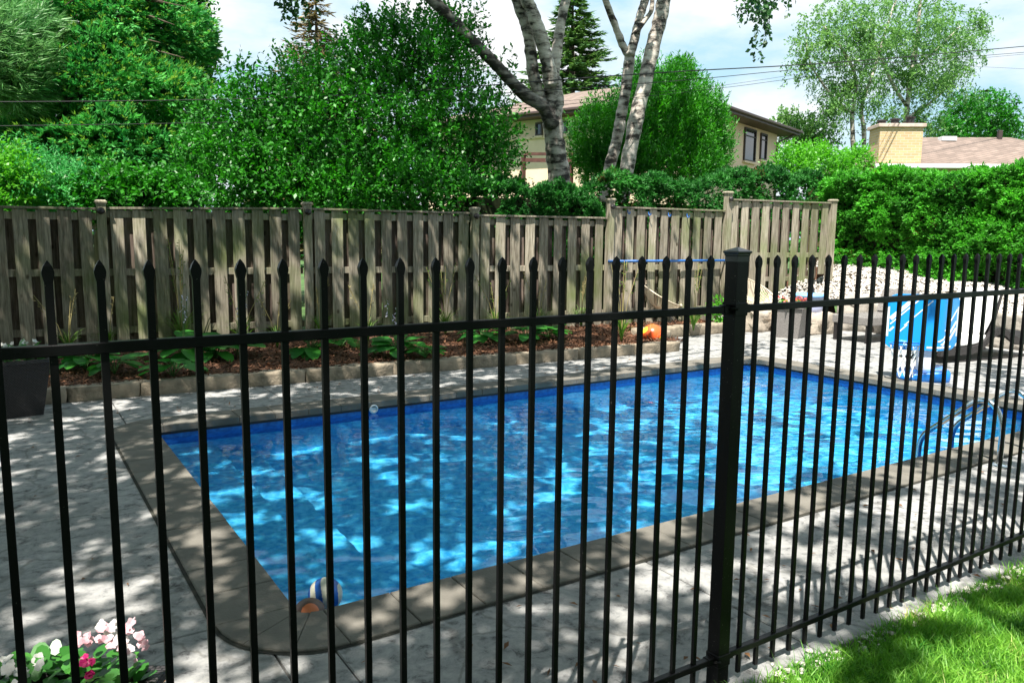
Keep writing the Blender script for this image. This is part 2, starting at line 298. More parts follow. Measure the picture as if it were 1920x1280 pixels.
class MB:
    def __init__(s): s.V = []; s.F = []
    def add(s, V, F):
        b = len(s.V); s.V += [tuple(v) for v in V]; s.F += [tuple(i+b for i in f) for f in F]
    def box(s, c, d, rz=0.0, ch=0.0, R=None):
        hx, hy, hz = d[0]/2, d[1]/2, d[2]/2
        pts = []
        if ch <= 0:
            for z in (-hz, hz):
                for x, y in ((-hx, -hy), (hx, -hy), (hx, hy), (-hx, hy)): pts.append((x, y, z))
            F = [(3, 2, 1, 0), (4, 5, 6, 7), (0, 1, 5, 4), (1, 2, 6, 5), (2, 3, 7, 6), (3, 0, 4, 7)]
        else:
            for z, i in ((-hz, ch), (-hz+ch, 0), (hz-ch, 0), (hz, ch)):
                for x, y in ((-hx+i, -hy+i), (hx-i, -hy+i), (hx-i, hy-i), (-hx+i, hy-i)): pts.append((x, y, z))
            F = [(3, 2, 1, 0), (12, 13, 14, 15)]
            for k in range(3):
                for j in range(4): F.append((k*4+j, k*4+(j+1) % 4, k*4+4+(j+1) % 4, k*4+4+j))
        if R is not None: pts = [tuple(R @ Vector(p)) for p in pts]
        cz, sz = cos(rz), sin(rz)
        s.add([(c[0]+p[0]*cz-p[1]*sz, c[1]+p[0]*sz+p[1]*cz, c[2]+p[2]) for p in pts], F)
    def prism(s, poly, z0, z1, ch=0.0):
        n = len(poly)
        cx = sum(p[0] for p in poly)/n; cy = sum(p[1] for p in poly)/n
        def shr(p, d):
            v = Vector((p[0]-cx, p[1]-cy)); l = v.length; v = v*(1-d/l) if l > 0 else v; return (cx+v.x, cy+v.y)
        rings = [[(*p, z0) for p in poly], [(*p, z1-ch) for p in poly]]
        if ch > 0: rings.append([(*shr(p, ch*1.4), z1) for p in poly])
        V = [v for r in rings for v in r]; F = [tuple(range(n-1, -1, -1)), tuple(range(n*(len(rings)-1), n*len(rings)))]
        for k in range(len(rings)-1):
            for j in range(n): F.append((k*n+j, k*n+(j+1) % n, (k+1)*n+(j+1) % n, (k+1)*n+j))
        s.add(V, F)
    def tube(s, pts, rad, n=8, caps=True, closed=False):
        pts = [Vector(p) for p in pts]; m = len(pts)
        if not hasattr(rad, '__len__'): rad = [rad]*m
        rings = []; up = None
        for i, p in enumerate(pts):
            if closed: t = pts[(i+1) % m]-pts[i-1]
            else: t = pts[min(i+1, m-1)]-pts[max(i-1, 0)]
            if t.length < 1e-9: t = Vector((0, 0, 1))
            t.normalize()
            if up is None: up = Vector((0, 0, 1)) if abs(t.z) < 0.9 else Vector((1, 0, 0))
            a = t.cross(up)
            if a.length < 1e-5: a = t.cross(Vector((0.3, 1, 0.2)))
            a.normalize(); b = a.cross(t); b.normalize(); up = b
            rings.append([p+(a*cos(2*pi*k/n)+b*sin(2*pi*k/n))*rad[i] for k in range(n)])
        V = [v for r in rings for v in r]; F = []
        mm = m if closed else m-1
        for i in range(mm):
            j = (i+1) % m
            for k in range(n): F.append((i*n+k, i*n+(k+1) % n, j*n+(k+1) % n, j*n+k))
        if caps and not closed: F += [tuple(range(n-1, -1, -1)), tuple(range((m-1)*n, m*n))]
        s.add(V, F)
    def lathe(s, prof, c=(0, 0, 0), n=24, axis=None):
        V = []; F = []
        for r, z in prof:
            for k in range(n): V.append((c[0]+r*cos(2*pi*k/n), c[1]+r*sin(2*pi*k/n), c[2]+z))
        for i in range(len(prof)-1):
            for k in range(n): F.append((i*n+k, i*n+(k+1) % n, (i+1)*n+(k+1) % n, (i+1)*n+k))
        F += [tuple(range(n-1, -1, -1)), tuple(range((len(prof)-1)*n, len(prof)*n))]
        s.add(V, F)
    def build(s, name, mat, parent=None, smooth=False, uv=False): return mesh_obj(name, s.V, s.F, mat, parent, smooth, uv)
def tag(o, label=None, cat=None, group=None, kind=None):
    if label: o['label'] = label
    if cat: o['category'] = cat
    if group: o['group'] = group
    if kind: o['kind'] = kind
    return o
def empty(name, loc, label, cat, group=None, rz=0):
    o = bpy.data.objects.new(name, None); COL.objects.link(o); o.location = loc; o.rotation_euler = (0, 0, rz); o.empty_display_size = 0.1
    return tag(o, label, cat, group)
def copytree(o, parent=None):
    c = o.copy(); COL.objects.link(c)
    if parent is not None: c.parent = parent
    for ch in [x for x in o.children]: copytree(ch, c)
    return c
def unit(a): return a/np.maximum(np.linalg.norm(a, axis=-1, keepdims=True), 1e-9)
def runit(n): return unit(rng.normal(size=(n, 3)))
def kites(c, d, L, W, nrm=None, fold=0.12):
    """leaf shaped quads: centre-base c, direction d, length L, width W"""
    n = len(c); d = unit(d)
    if nrm is None: nrm = runit(n)
    s = unit(np.cross(d, nrm)); nn = np.cross(s, d)
    L = np.broadcast_to(np.asarray(L, float), (n,))[:, None]; W = np.broadcast_to(np.asarray(W, float), (n,))[:, None]
    return np.stack([c, c+d*L*0.45+s*W*0.5+nn*W*fold, c+d*L, c+d*L*0.45-s*W*0.5+nn*W*fold], 1)
def twigs(base, dirs, length, nl, L, W, droop=0.15, spread=0.9):
    """nl leaves along every twig"""
    n = len(base); t = (np.arange(nl)+0.6)/nl
    dirs = unit(dirs)
    P = base[:, None, :]+dirs[:, None, :]*(t[None, :, None]*np.asarray(length).reshape(-1, 1, 1))
    P[..., 2] -= droop*(t[None, :]**2)*np.asarray(length).reshape(-1, 1)
    r = runit(n*nl).reshape(n, nl, 3)
    d = dirs[:, None, :]*0.6+r*spread; d[..., 2] -= droop
    P = P.reshape(-1, 3); d = d.reshape(-1, 3)
    sz = rng.uniform(0.7, 1.25, len(P))
    up = np.array([0, 0, 1.0])+runit(len(P))*0.8
    return kites(P, d, L*sz, W*sz, up)
def lobes(ls, n, shell=0.45):
    """points + outward normals in a set of ellipsoids ((cx,cy,cz),(rx,ry,rz))"""
    vol = np.array([l[1][0]*l[1][1]*l[1][2] for l in ls])**0.72; k = rng.choice(len(ls), n, p=vol/vol.sum())
    C = np.array([l[0] for l in ls])[k]; R = np.array([l[1] for l in ls])[k]
    u = runit(n); r = 1-shell*rng.random(n)**1.6
    return C+u*R*r[:, None], unit(u/R)
def trunk_px(pts, Ys):
    """(x, y, width px) polyline at world Y -> points and radii"""
    P = []; R = []
    for i, (x, y, wd) in enumerate(pts):
        p = PY(x, y, Ys[i] if hasattr(Ys, '__len__') else Ys); P.append(p); R.append(wd/2*depth(p)/FPX)
    return P, R
def densify(P, R, k=4, jit=0.0):
    Q = []; S = []
    m = len(P)
    for i in range(m-1):
        p0 = P[max(i-1, 0)]; p1 = P[i]; p2 = P[i+1]; p3 = P[min(i+2, m-1)]
        for j in range(k):
            t = j/k
            v = 0.5*((2*p1)+(p2-p0)*t+(2*p0-5*p1+4*p2-p3)*t*t+(-p0+3*p1-3*p2+p3)*t**3)
            r = R[i]*(1-t)+R[i+1]*t
            Q.append(v+Vector((random.uniform(-1, 1), random.uniform(-1, 1), 0))*jit*r); S.append(r*(1+random.uniform(-jit, jit)))
    Q.append(P[-1]); S.append(R[-1])
    return Q, S

# ================================================================== SETTING
PX0, PX1, PY0, PY1 = 0.93, 8.30, 3.06, 6.90          # pool water rectangle
HX0, HX1, HY0, HY1 = 0.80, 8.42, 2.94, 7.02
mb = MB()
def sheet(mb, x0, x1, y0, y1, z): mb.add([(x0, y0, z), (x1, y0, z), (x1, y1, z), (x0, y1, z)], [(0, 1, 2, 3)])
for a in ((-300, HX0, -300, 300), (HX1, 300, -300, 300), (HX0, HX1, -300, HY0), (HX0, HX1, HY1, 300)): sheet(mb, *a, -0.12)
tag(mb.build('ground', M['ground']), kind='structure')

# patio slabs with open joints
mb = MB()
g = 0.004
def slab(x0, x1, y0, y1, z=0.0):
    mb.prism([(x0+g, y0+g), (x1-g, y0+g), (x1-g, y1-g), (x0+g, y1-g)], -0.10, z, 0.004)
KY = lambda x: 8.34-0.055*x            # front face of the edging stones
xs = [-6, -3.2, -1.3, 0.78]
for i in range(3):
    ys = [1.72, 3.18, 5.2, 7.15, 9.2] if i != 2 else [1.72, 3.18, 4.9, 6.6, 8.6]
    for j in range(4): slab(xs[i], xs[i+1], ys[j], ys[j+1])
for a, b in ((0.78, 0.985), (0.985, 2.59), (2.59, 4.4), (4.4, 6.2), (6.2, 8.45)): slab(a, b, 1.74, 2.90)
for a, b in ((0.78, 2.2), (2.2, 4.2), (4.2, 6.2), (6.2, 8.45)): slab(a, b, 7.06, 8.6)
for a, b in ((8.45, 10.4), (10.4, 13.0)):
    for c, d in ((-2, 1.8), (1.8, 4.2), (4.2, 6.4), (6.4, 9.3)): slab(a, b, c, d)
tag(mb.build('patio', M['deck']), kind='structure')
mb = MB(); 
for a in ((-6, HX0, 1.70, 9.25), (HX1, 13.0, -2, 9.3), (HX0, HX1, 1.70, HY0), (HX0, HX1, HY1, 8.7)): sheet(mb, *a, -0.03)
tag(mb.build('patio_bedding', M['concrete_joint']), kind='structure')

# pool
pool = empty('swimming_pool', (4.6, 5.0, 0), 'rectangular in-ground pool with blue liner and grey paver coping, filled with rippling water', 'swimming pool')
def pp(o): o.matrix_parent_inverse = pool.matrix_basis.inverted(); return o
pool.location = (0, 0, 0)
def ring(off, r0, seg=8, z=None):
    """rounded rectangle, offset outward by off; inner corner radius r0 per corner"""
    P = []
    cs = [(PX1, PY0, -90, r0[0]), (PX1, PY1, 0, r0[1]), (PX0, PY1, 90, r0[2]), (PX0, PY0, 180, r0[3])]
    for cx, cy, a0, r in cs:
        sx = 1 if cx == PX0 else -1; sy = 1 if cy == PY0 else -1
        ox, oy = cx+sx*r, cy+sy*r
        for k in range(seg+1):
            a = radians(a0+90*k/seg); P.append((ox+cos(a)*(r+off), oy+sin(a)*(r+off)))
    return P
RR = (0.12, 0.22, 0.10, 0.12)
def coping():
    mb = MB(); SEG = 9
    I = ring(-0.025, RR, SEG); O = ring(0.295, RR, SEG); n = SEG+1
    gap = 0.0025
    for c in range(4):
        b = c*n
        for k in range(3):
            ii = [I[b+k*3+j] for j in range(4)]; oo = [O[b+k*3+j] for j in range(4)]
            def tr(A, B, f):  # pull the two end stations in
                return [(a[0]+(q[0]-a[0])*f, a[1]+(q[1]-a[1])*f) for a, q in zip(A, B)]
            poly = oo+ii[::-1]
            cx = sum(p[0] for p in poly)/8; cy = sum(p[1] for p in poly)/8
            poly = [(cx+(p[0]-cx)*0.988, cy+(p[1]-cy)*0.988) for p in poly]
            mb.prism(poly, -0.045, 0.012+random.uniform(-.001, .001), 0.004)
        a_in, a_out = I[b+SEG], O[b+SEG]; c_in, c_out = I[(b+n) % (4*n)], O[(b+n) % (4*n)]
        ln = hypot(c_in[0]-a_in[0], c_in[1]-a_in[1]); m = max(1, round(ln/0.305))
        for k in range(m):
            t0 = k/m+gap/ln; t1 = (k+1)/m-gap/ln
            lp = lambda p, q, t: (p[0]+(q[0]-p[0])*t, p[1]+(q[1]-p[1])*t)
            mb.prism([lp(a_out, c_out, t0), lp(a_out, c_out, t1), lp(a_in, c_in, t1), lp(a_in, c_in, t0)], -0.045, 0.012+random.uniform(-.0012, .0012), 0.004)
    pp(mb.build('coping', M['coping'], pool))
    mb = MB(); A = ring(0.0, RR, SEG); B = ring(0.313, RR, SEG); m = len(A)
    mb.add([(*p, 0.003) for p in A]+[(*p, 0.003) for p in B], [(i, m+i, m+(i+1) % m, (i+1) % m) for i in range(m)])
    pp(mb.build('expansion_joint', M['concrete_joint'], pool))
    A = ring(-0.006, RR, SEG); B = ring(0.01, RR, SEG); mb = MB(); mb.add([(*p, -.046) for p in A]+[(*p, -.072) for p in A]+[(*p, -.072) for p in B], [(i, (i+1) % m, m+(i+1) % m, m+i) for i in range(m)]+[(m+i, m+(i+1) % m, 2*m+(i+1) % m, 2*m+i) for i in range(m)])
    pp(mb.build('coping_shade_strip', M['darkmetal'], pool))  # dark strip added to stand for the shadow line under the coping nose
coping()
def linermat():
    m, n, l, p = newmat('vinyl_liner')
    g_ = n.new('ShaderNodeNewGeometry'); sp = n.new('ShaderNodeSeparateXYZ'); l.new(g_.outputs['Position'], sp.inputs[0])
    # printed border band near the top edge, mottled print below
    cr = n.new('ShaderNodeMath'); cr.operation = 'GREATER_THAN'; cr.inputs[1].default_value = -0.33; l.new(sp.outputs[2], cr.inputs[0])
    z = n.new('ShaderNodeTexNoise'); z.inputs['Scale'].default_value = 22; z.inputs['Detail'].default_value = 5; l.new(g_.outputs['Position'], z.inputs[0])
    r = n.new('ShaderNodeValToRGB'); e = r.color_ramp.elements
    e[0].position = 0.35; e[0].color = (0.014, 0.32, 0.64, 1); e[1].position = 0.65; e[1].color = (0.11, 0.56, 0.80, 1)
    l.new(z.outputs[0], r.inputs[0])
    r2 = n.new('ShaderNodeValToRGB'); e = r2.color_ramp.elements
    e[0].position = 0.35; e[0].color = (0.008, 0.10, 0.38, 1); e[1].position = 0.65; e[1].color = (0.02, 0.20, 0.60, 1)
    l.new(z.outputs[0], r2.inputs[0])
    mu = n.new('ShaderNodeMix'); mu.data_type = 'RGBA'; l.new(cr.outputs[0], mu.inputs[0]); l.new(r.outputs[0], mu.inputs[6]); l.new(r2.outputs[0], mu.inputs[7])
    l.new(mu.outputs[2], p.inputs['Base Color']); p.inputs['Roughness'].default_value = 0.6
    return m
M['liner'] = linermat()
mb = MB(); SEG = 8
A = ring(0.0, RR, SEG); m_ = len(A)
def fl(x): return -1.02-0.0*x if x < 3.5 else -1.02-0.10*(x-3.5)
V = []; F = []
zs = [0.0, -0.2, -0.6, None]
for z in zs:
    for p in A: V.append((p[0], p[1], z if z is not None else fl(p[0])))
for k in range(3):
    for i in range(m_): F.append((k*m_+(i+1) % m_, k*m_+i, (k+1)*m_+i, (k+1)*m_+(i+1) % m_))
mb.add(V, F)
b = len(mb.V)
xsx = [PX0, 3.5, 6.0, PX1]
mb.add([(x, y, fl(x)) for x in xsx for y in (PY0-.0, PY1)], [(0, 2, 3, 1), (2, 4, 5, 3), (4, 6, 7, 5)])
liner = pp(mb.build('liner', M['liner'], pool))
mb = MB(); mb.prism([(PX0-.01, PY0+0.004), (1.42, PY0+0.004), (1.42, PY1-0.004), (PX0-.01, PY1-0.004)], -1.03, -0.46, 0.012)
mb.prism([(1.42, PY0+0.006), (1.75, PY0+0.006), (1.75, PY1-0.006), (1.42, PY1-0.006)], -1.03, -0.74, 0.012)
steps = pp(mb.build('entry_step', M['liner'], pool))
# return jet
mb = MB(); j = PY(700, 766, PY1-0.012)
mb.lathe([(0.045, 0), (0.045, 0.012), (0.030, 0.02), (0.030, 0.008), (0.012, 0.006)], (0, 0, 0), 20)
jo = pp(mb.build('return_jet', M['white'], pool, smooth=True)); jo.location = j; jo.rotation_euler = (radians(90), 0, 0)

# water surface
WZ = -0.105
def water():
    nx, ny = 370, 193
    X, Y = np.meshgrid(np.linspace(PX0+.002, PX1-.002, nx), np.linspace(PY0+.002, PY1-.002, ny))
    Z = np.zeros_like(X)
    amp = 0.45+0.55/(1+np.exp(-(X-4.0)*1.3))
    for i in range(34):
        lam = 0.13*1.068**i; th = radians(rng.normal(62, 42)); k = 2*pi/lam
        a = 0.00050*(lam/0.2)**0.5*rng.uniform(.5, 1.2)
        wob = 0.35*np.sin(X*rng.uniform(.5, 1.6)+Y*rng.uniform(.5, 1.6)+i)
        Z += a*np.sin(k*(X*cos(th)+Y*sin(th))+rng.uniform(0, 6.28)+wob*2.2)*(amp*1.05 if lam < .5 else .75)
    V = np.stack([X, Y, Z+WZ], -1).reshape(-1, 3)
    idx = np.arange(nx*ny).reshape(ny, nx)
    F = np.stack([idx[:-1, :-1], idx[:-1, 1:], idx[1:, 1:], idx[1:, :-1]], -1).reshape(-1, 4)
    me = bpy.data.meshes.new('water'); me.from_pydata(V.tolist(), [], F.tolist()); me.update()
    m, n, l, p = newmat('pool_water')
    n.remove(p)
    g1 = n.new('ShaderNodeBsdfGlass'); g1.inputs['IOR'].default_value = 1.33; g1.inputs['Roughness'].default_value = 0.0
    g1.inputs['Color'].default_value = (0.86, 0.97, 1.0, 1)
    l.new(g1.outputs[0], n['Material Output'].inputs[0])
    return link('water', me, m, None, smooth=True)
wat = tag(water(), kind='structure')
if CAUSTIC:
    sl.cycles.is_caustics_light = True
    wat.cycles.is_caustics_caster = True
    liner.cycles.is_caustics_receiver = True; steps.cycles.is_caustics_receiver = True

# garden bed, bank, edging
BZ = 0.13
def fy(x): return 11.3-0.14*x
mb = MB()
V = []; F = []
xs = np.linspace(-4, 13.6, 90); ys = np.linspace(0, 1, 22)
for i, x in enumerate(xs):
    y0 = KY(x)+0.1 if x < 8.1 else (KY(8)+0.1 + (9.25-KY(8))*min(1, (x-8.1)/0.6))
    for j, t in enumerate(ys):
        y = y0+(fy(x)+0.3-y0)*t
        rise = max(0, x-10.6)*0.32*t
        V.append((x, y, BZ-0.03*(1-t)+0.03*noise.noise(Vector((x*2, y*2, 0)))+min(rise, 0.95)))
ny_ = len(ys)
for i in range(len(xs)-1):
    for j in range(ny_-1): F.append((i*ny_+j, (i+1)*ny_+j, (i+1)*ny_+j+1, i*ny_+j+1))
mb.add(V, F); tag(mb.build('garden_bed', M['mulchsheet'], smooth=True), kind='structure')
# mulch chips
n = 26000
x = rng.uniform(-1.5, 10.4, n); t = rng.random(n)
y0 = np.where(x < 8.1, 8.34-0.055*x+0.1, 9.35); y = y0+(11.2-0.14*x-y0)*t**1.3
z = BZ+rng.uniform(0.0, 0.025, n)-0.01
d = runit(n); d[:, 2] *= 0.35; nr = np.array([0, 0, 1.0])+runit(n)*0.7
o = quads_obj('mulch', kites(np.stack([x, y, z], 1), d, rng.uniform(.03, .085, n), rng.uniform(.010, .028, n), nr), L_['mulch']); tag(o, kind='stuff')
# pebble bank behind the stone wall
mb = MB(); V = []; F = []
ax = np.linspace(0, 1, 24); by = np.linspace(2.5, 10.4, 60)
def bankz(x, y):
    t = min(1, max(0, (x-12.55)/1.7)); top = 0.70+0.10*max(0, y-5.5)
    return 0.42+(top-0.42)*t**0.8+0.02*noise.noise(Vector((x*3, y*3, 1)))
for y in by:
    for a in ax:
        x = 12.55+a*2.4; V.append((x, y, bankz(x, y)))
for i in range(len(by)-1):
    for j in range(len(ax)-1): F.append((i*24+j, i*24+j+1, (i+1)*24+j+1, (i+1)*24+j))
mb.add(V, F); tag(mb.build('bank', M['soil'], smooth=True), kind='structure')
def pebbles(name, P, S):
    """low-poly squashed stones"""
    bpy_v = np.array([(1, 0, 0), (0, 1, 0), (-1, 0, 0), (0, -1, 0), (0, 0, 1), (0, 0, -1), (.6, .6, .45), (-.6, .6, .45), (-.6, -.6, .45), (.6, -.6, .45)])
    f = [(0, 6, 4), (6, 1, 4), (1, 7, 4), (7, 2, 4), (2, 8, 4), (8, 3, 4), (3, 9, 4), (9, 0, 4), (0, 1, 6), (1, 2, 7), (2, 3, 8), (3, 0, 9), (1, 0, 5), (2, 1, 5), (3, 2, 5), (0, 3, 5)]
    n = len(P); a = rng.uniform(0, 6.28, n); sx = S*rng.uniform(.8, 1.3, n); sy = S*rng.uniform(.6, 1, n); sz = S*rng.uniform(.4, .7, n)
    q = bpy_v[None]*np.stack([sx, sy, sz], 1)[:, None]
    q *= rng.uniform(.85, 1.15, q.shape)
    X = q[..., 0]*np.cos(a)[:, None]-q[..., 1]*np.sin(a)[:, None]; Y = q[..., 0]*np.sin(a)[:, None]+q[..., 1]*np.cos(a)[:, None]
    q = np.stack([X, Y, q[..., 2]], -1)+P[:, None]
    FF = (np.array(f)[None]+np.arange(n)[:, None, None]*10).reshape(-1, 3)
    me = bpy.data.meshes.new(name); me.from_pydata(q.reshape(-1, 3).tolist(), [], FF.tolist()); me.update()
    return link(name, me, M['pebble_i'], None, smooth=True)
M['pebble_i'] = leafmat('pebble_stone', (0.48, 0.43, 0.38), (0.80, 0.76, 0.70), 0.0, 0.8, big=6)
n = 20000
x = rng.uniform(12.5, 14.6, n); y = rng.uniform(4.2, 10.2, n)
P = np.array([(a, b_, bankz(a, b_)+0.01) for a, b_ in zip(x, y)])
x2 = rng.uniform(10.7, 12.8, 1800); t2 = rng.random(1800)
P2 = np.array([(a, 9.1+(fy(a)-9.2)*1*t*0+t*(fy(a)-9.15), BZ+min(.95, max(0, a-10.6)*.32*t)+0.02) for a, t in zip(x2, t2)])
tag(pebbles('bank_pebbles', np.concatenate([P, P2]), np.concatenate([rng.uniform(.011, .030, n), rng.uniform(.016, .036, 1800)])), kind='stuff')
# pebble border between lawn and fence
n = 1000
x = rng.uniform(1.4, 9.0, n); y = 1.71+rng.normal(0, 0.028, n)
tag(pebbles('border_pebbles', np.stack([x, y, rng.uniform(-.02, .015, n)], 1), rng.uniform(.007, .022, n)), kind='stuff')
# lawn
mb = MB(); V = []; F = []
xs = np.linspace(-8, 14, 80); ys = np.linspace(-8, 1.705, 50)
for x in xs:
    for y in ys: V.append((x, y, -0.015+0.015*noise.noise(Vector((x*1.5, y*1.5, 3)))-0.02*(y > 1.6)))
for i in range(len(xs)-1):
    for j in range(len(ys)-1): F.append((i*50+j, (i+1)*50+j, (i+1)*50+j+1, i*50+j+1))
mb.add(V, F); tag(mb.build('lawn', M['lawnbase'], smooth=True), kind='structure')
n = 90000
x = rng.uniform(1.3, 8.2, n); y = 1.735-np.abs(rng.normal(0, 0.55, n))
ok = (y > 0.1); x = x[ok]; y = y[ok]; n = len(x)
keep = (y < 1.66) | (rng.random(n) < .55); x = x[keep]; y = y[keep]; n = len(x)
clump = np.sin(x*9+np.sin(y*7)*2)*np.sin(y*11+x*3)*0.5+0.5
h = rng.uniform(.035, .085, n)*(0.65+0.5*clump)
lean = rng.normal(0, .45, (n, 2)); b0 = np.stack([x, y, np.full(n, -0.02)], 1)
wv = rng.uniform(0, 6.28, n); wd = np.stack([np.cos(wv), np.sin(wv), np.zeros(n)], 1)*rng.uniform(.0016, .0034, n)[:, None]
mid = b0+np.stack([lean[:, 0]*h*.35, lean[:, 1]*h*.35, h*.6], 1); tip = b0+np.stack([lean[:, 0]*h, lean[:, 1]*h, h*.98], 1)
V = np.stack([b0-wd, b0+wd, mid+wd*.8, mid-wd*.8, mid-wd*.8, mid+wd*.8, tip+wd*.1, tip-wd*.1], 1)
tag(quads_obj('grass', V.reshape(-1, 3), L_['grass']), kind='stuff')
# fallen leaves and twigs on the patio
n = 300
x = rng.uniform(-1.2, 7.5, n); y = rng.choice([0, 1, 2], n, p=[.45, .35, .2])
yy = np.where(y == 0, rng.uniform(1.8, 2.7, n), np.where(y == 1, rng.uniform(7.25, 8.0, n), rng.uniform(2, 8, n))); x = np.where(y == 2, rng.uniform(-2, .6, n), x)
d = runit(n); d[:, 2] = 0.05
V = kites(np.stack([x, yy, np.full(n, .008)], 1), d, rng.uniform(.02, .055, n), rng.uniform(.006, .022, n), np.array([0, 0, 1.0])+runit(n)*.3, .3)
tag(quads_obj('leaf_litter', V, L_['litter']), kind='stuff')

# edging stones
def stone(name, c, d, rz, mat, jit=0.012, sub=2, seed=0):
    import bmesh
    bm = bmesh.new(); bmesh.ops.create_cube(bm, size=1.0)
    bmesh.ops.subdivide_edges(bm, edges=bm.edges[:], cuts=4, use_grid_fill=True)
    for v in bm.verts:
        s = v.co.normalized()*0.62
        v.co = v.co.lerp(s, 0.10 if max(d) < .5 or jit > .015 else .03)
        v.co = Vector((v.co.x*d[0], v.co.y*d[1], v.co.z*d[2]))
        q = v.co*9+Vector((seed*3.1, seed*1.7, 0)); v.co += Vector((noise.noise(q), noise.noise(q+Vector((5, 0, 0))), noise.noise(q+Vector((0, 7, 0)))))*jit
    me = bpy.data.meshes.new(name); bm.to_mesh(me); bm.free()
    me.polygons.foreach_set('use_smooth', [True]*len(me.polygons))
    me.materials.append(mat); o = bpy.data.objects.new(name, me); COL.objects.link(o); o.location = c; o.rotation_euler = (0, 0, rz)
    return o
x = -3.4; k = 0
while x < 7.6:
    ln = random.choice([0.75, 0.92, 1.0, 0.62]); 
    if x+ln > 7.95: ln = 7.95-x
    o = stone('edging_stone', (x+ln/2, KY(x+ln/2)+0.09, 0.062), (ln-0.003, 0.18, 0.15), -0.055+random.uniform(-.012, .012), M['kerb'], seed=k)
    tag(o, 'rough grey stone block in the long low edging row between patio and mulch bed', 'edging stone', 'edging stones along the mulch bed')
    x += ln; k += 1
x = 8.35
while x < 11.0:
    ln = random.choice([0.42, 0.5]); t = (x+ln/2-8.35)/2.6
    o = stone('edging_stone', (x+ln/2, 9.13+0.02*t, 0.085), (ln-0.012, 0.2, 0.18), 0.0, M['kerb'], 0.02, seed=k)
    tag(o, 'sunlit pale stone block in the short edging row behind the orange ball', 'edging stone', 'sunlit edging stones behind the ball')
    x += ln; k += 1
o = stone('edging_stone', (8.12, 8.7, 0.12), (0.3, 0.55, 0.2), 0.2, M['kerb'], 0.03, seed=55)
tag(o, 'rough stone turned across the corner where the edging row steps back', 'edging stone')

# boulders
bd = [((10.85, 9.05), (.55, .40, .38), 'rounded boulder behind the black fence post, below the right cream chair'),
      ((11.25, 8.75), (.42, .36, .36), 'pale boulder touching the left side of the grey wicker planter'),
      ((11.50, 8.42), (.60, .50, .38), 'squarish tan boulder under the lavender tub'),
      ((12.55, 8.3), (.5, .5, .62), 'tall dark cleft boulder at the head of the wicker lounger')]
for i, (c, d, lb) in enumerate(bd):
    tag(stone('boulder', (c[0], c[1], d[2]*0.45), d, i*0.7, M['rock'] if i < 3 else M['rockwall'], 0.07, seed=70+i), lb, 'boulder')
# stone retaining wall
wl = empty('retaining_wall', (0, 0, 0), 'low dry-stacked grey stone wall holding back the white pebble bank', 'wall')
k = 0; 
for r in range(2):
    y = 3.2+r*0.25
    while y < 8.3:
        ln = random.uniform(.55, .95)
        o = stone('wall_stone', (12.62+0.05*r, y+ln/2, 0.13+r*0.25), (0.38, ln-.01, 0.255), 0, M['rockwall'], 0.035, seed=100+k); o.parent = wl
        y += ln; k += 1

# ================================================================== BLACK IRON FENCE
FY = 1.80
fe = empty('iron_fence', (0, 0, 0), 'black metal picket fence with spear tips running across the foreground', 'fence')
tips = [0.071, 0.16, 0.249, 0.339, 0.431, 0.523, 0.616, 0.712, 0.808, 0.905, 1.003, 1.101, 1.2, 1.297, 1.394, 1.491, 1.59, 1.688, 1.783, 1.88]
S = 1.8/1.75
tips = [t*S for t in tips]
PXp = 2.058
left = tips; d0 = 0.0965
ext = [tips[0]-0.094*k for k in range(1, 14)]
right = [2.106*S+0.0955*k for k in range(0, 64)]
def picket(x, z0=0.03):
    mb = MB(); mb.box((0, 0, (z0+1.495)/2), (0.0155, 0.0120, 1.508-z0), ch=0.001)
    p = mb.build('picket', M['black'], fe); p.location = (x, FY, 0)
    mb = MB(); pr = [(0.0079, 1.498), (0.0106, 1.510), (0.0114, 1.516), (0.0110, 1.520), (0.0075, 1.530), (0.0035, 1.537), (0.0006, 1.541)]
    n = 4; V = []; F = []
    for r, z in pr:
        for k in range(4): V.append((r*1.414*cos(pi/4+k*pi/2), min(r*1.414, .0098)*sin(pi/4+k*pi/2), z))
    for i in range(len(pr)-1):
        for k in range(4): F.append((i*4+k, i*4+(k+1) % 4, (i+1)*4+(k+1) % 4, (i+1)*4+k))
    mb.add(V, F); mb.build('spear_tip', M['black'], p)
    return p
proto = picket(left[0])
allx = ext+left+right
for x in allx:
    if x == left[0]: continue
    c = proto.copy(); COL.objects.link(c); c.parent = fe; c.location = (x, FY, 0)
    t = proto.children[0].copy(); COL.objects.link(t); t.parent = c
for z, nm in ((1.362, 'top_rail'), (0.112, 'bottom_rail')):
    for a, b in ((ext[-1]-0.2, PXp-0.03), (PXp+0.03, right[-1]+0.2)):
        mb = MB(); 
        # open channel section, pickets pass through
        mb.box(((a+b)/2, FY, z), (b-a, 0.0235, 0.0235), ch=0.002)
        mb.build(nm, M['black'], fe)
mb = MB(); mb.box((0, 0, 0.765), (0.053, 0.053, 1.57), ch=0.003)
post = mb.build('post', M['black'], fe); post.location = (PXp, FY, 0)
mb = MB()
def sqr(pr):
    V = []; F = []
    for r, z in pr:
        for k in range(4): V.append((r*1.414*cos(pi/4+k*pi/2), r*1.414*sin(pi/4+k*pi/2), z))
    for i in range(len(pr)-1):
        for k in range(4): F.append((i*4+k, i*4+(k+1) % 4, (i+1)*4+(k+1) % 4, (i+1)*4+k))
    F += [(3, 2, 1, 0), tuple(range((len(pr)-1)*4, len(pr)*4))]
    return V, F
mb.add(*sqr([(0.028, 1.520), (0.028, 1.538), (0.0295, 1.541), (0.0295, 1.545), (0.0335, 1.550), (0.0335, 1.554), (0.030, 1.556), (0.001, 1.568)]))
mb.build('post_cap', M['dusty'], post)
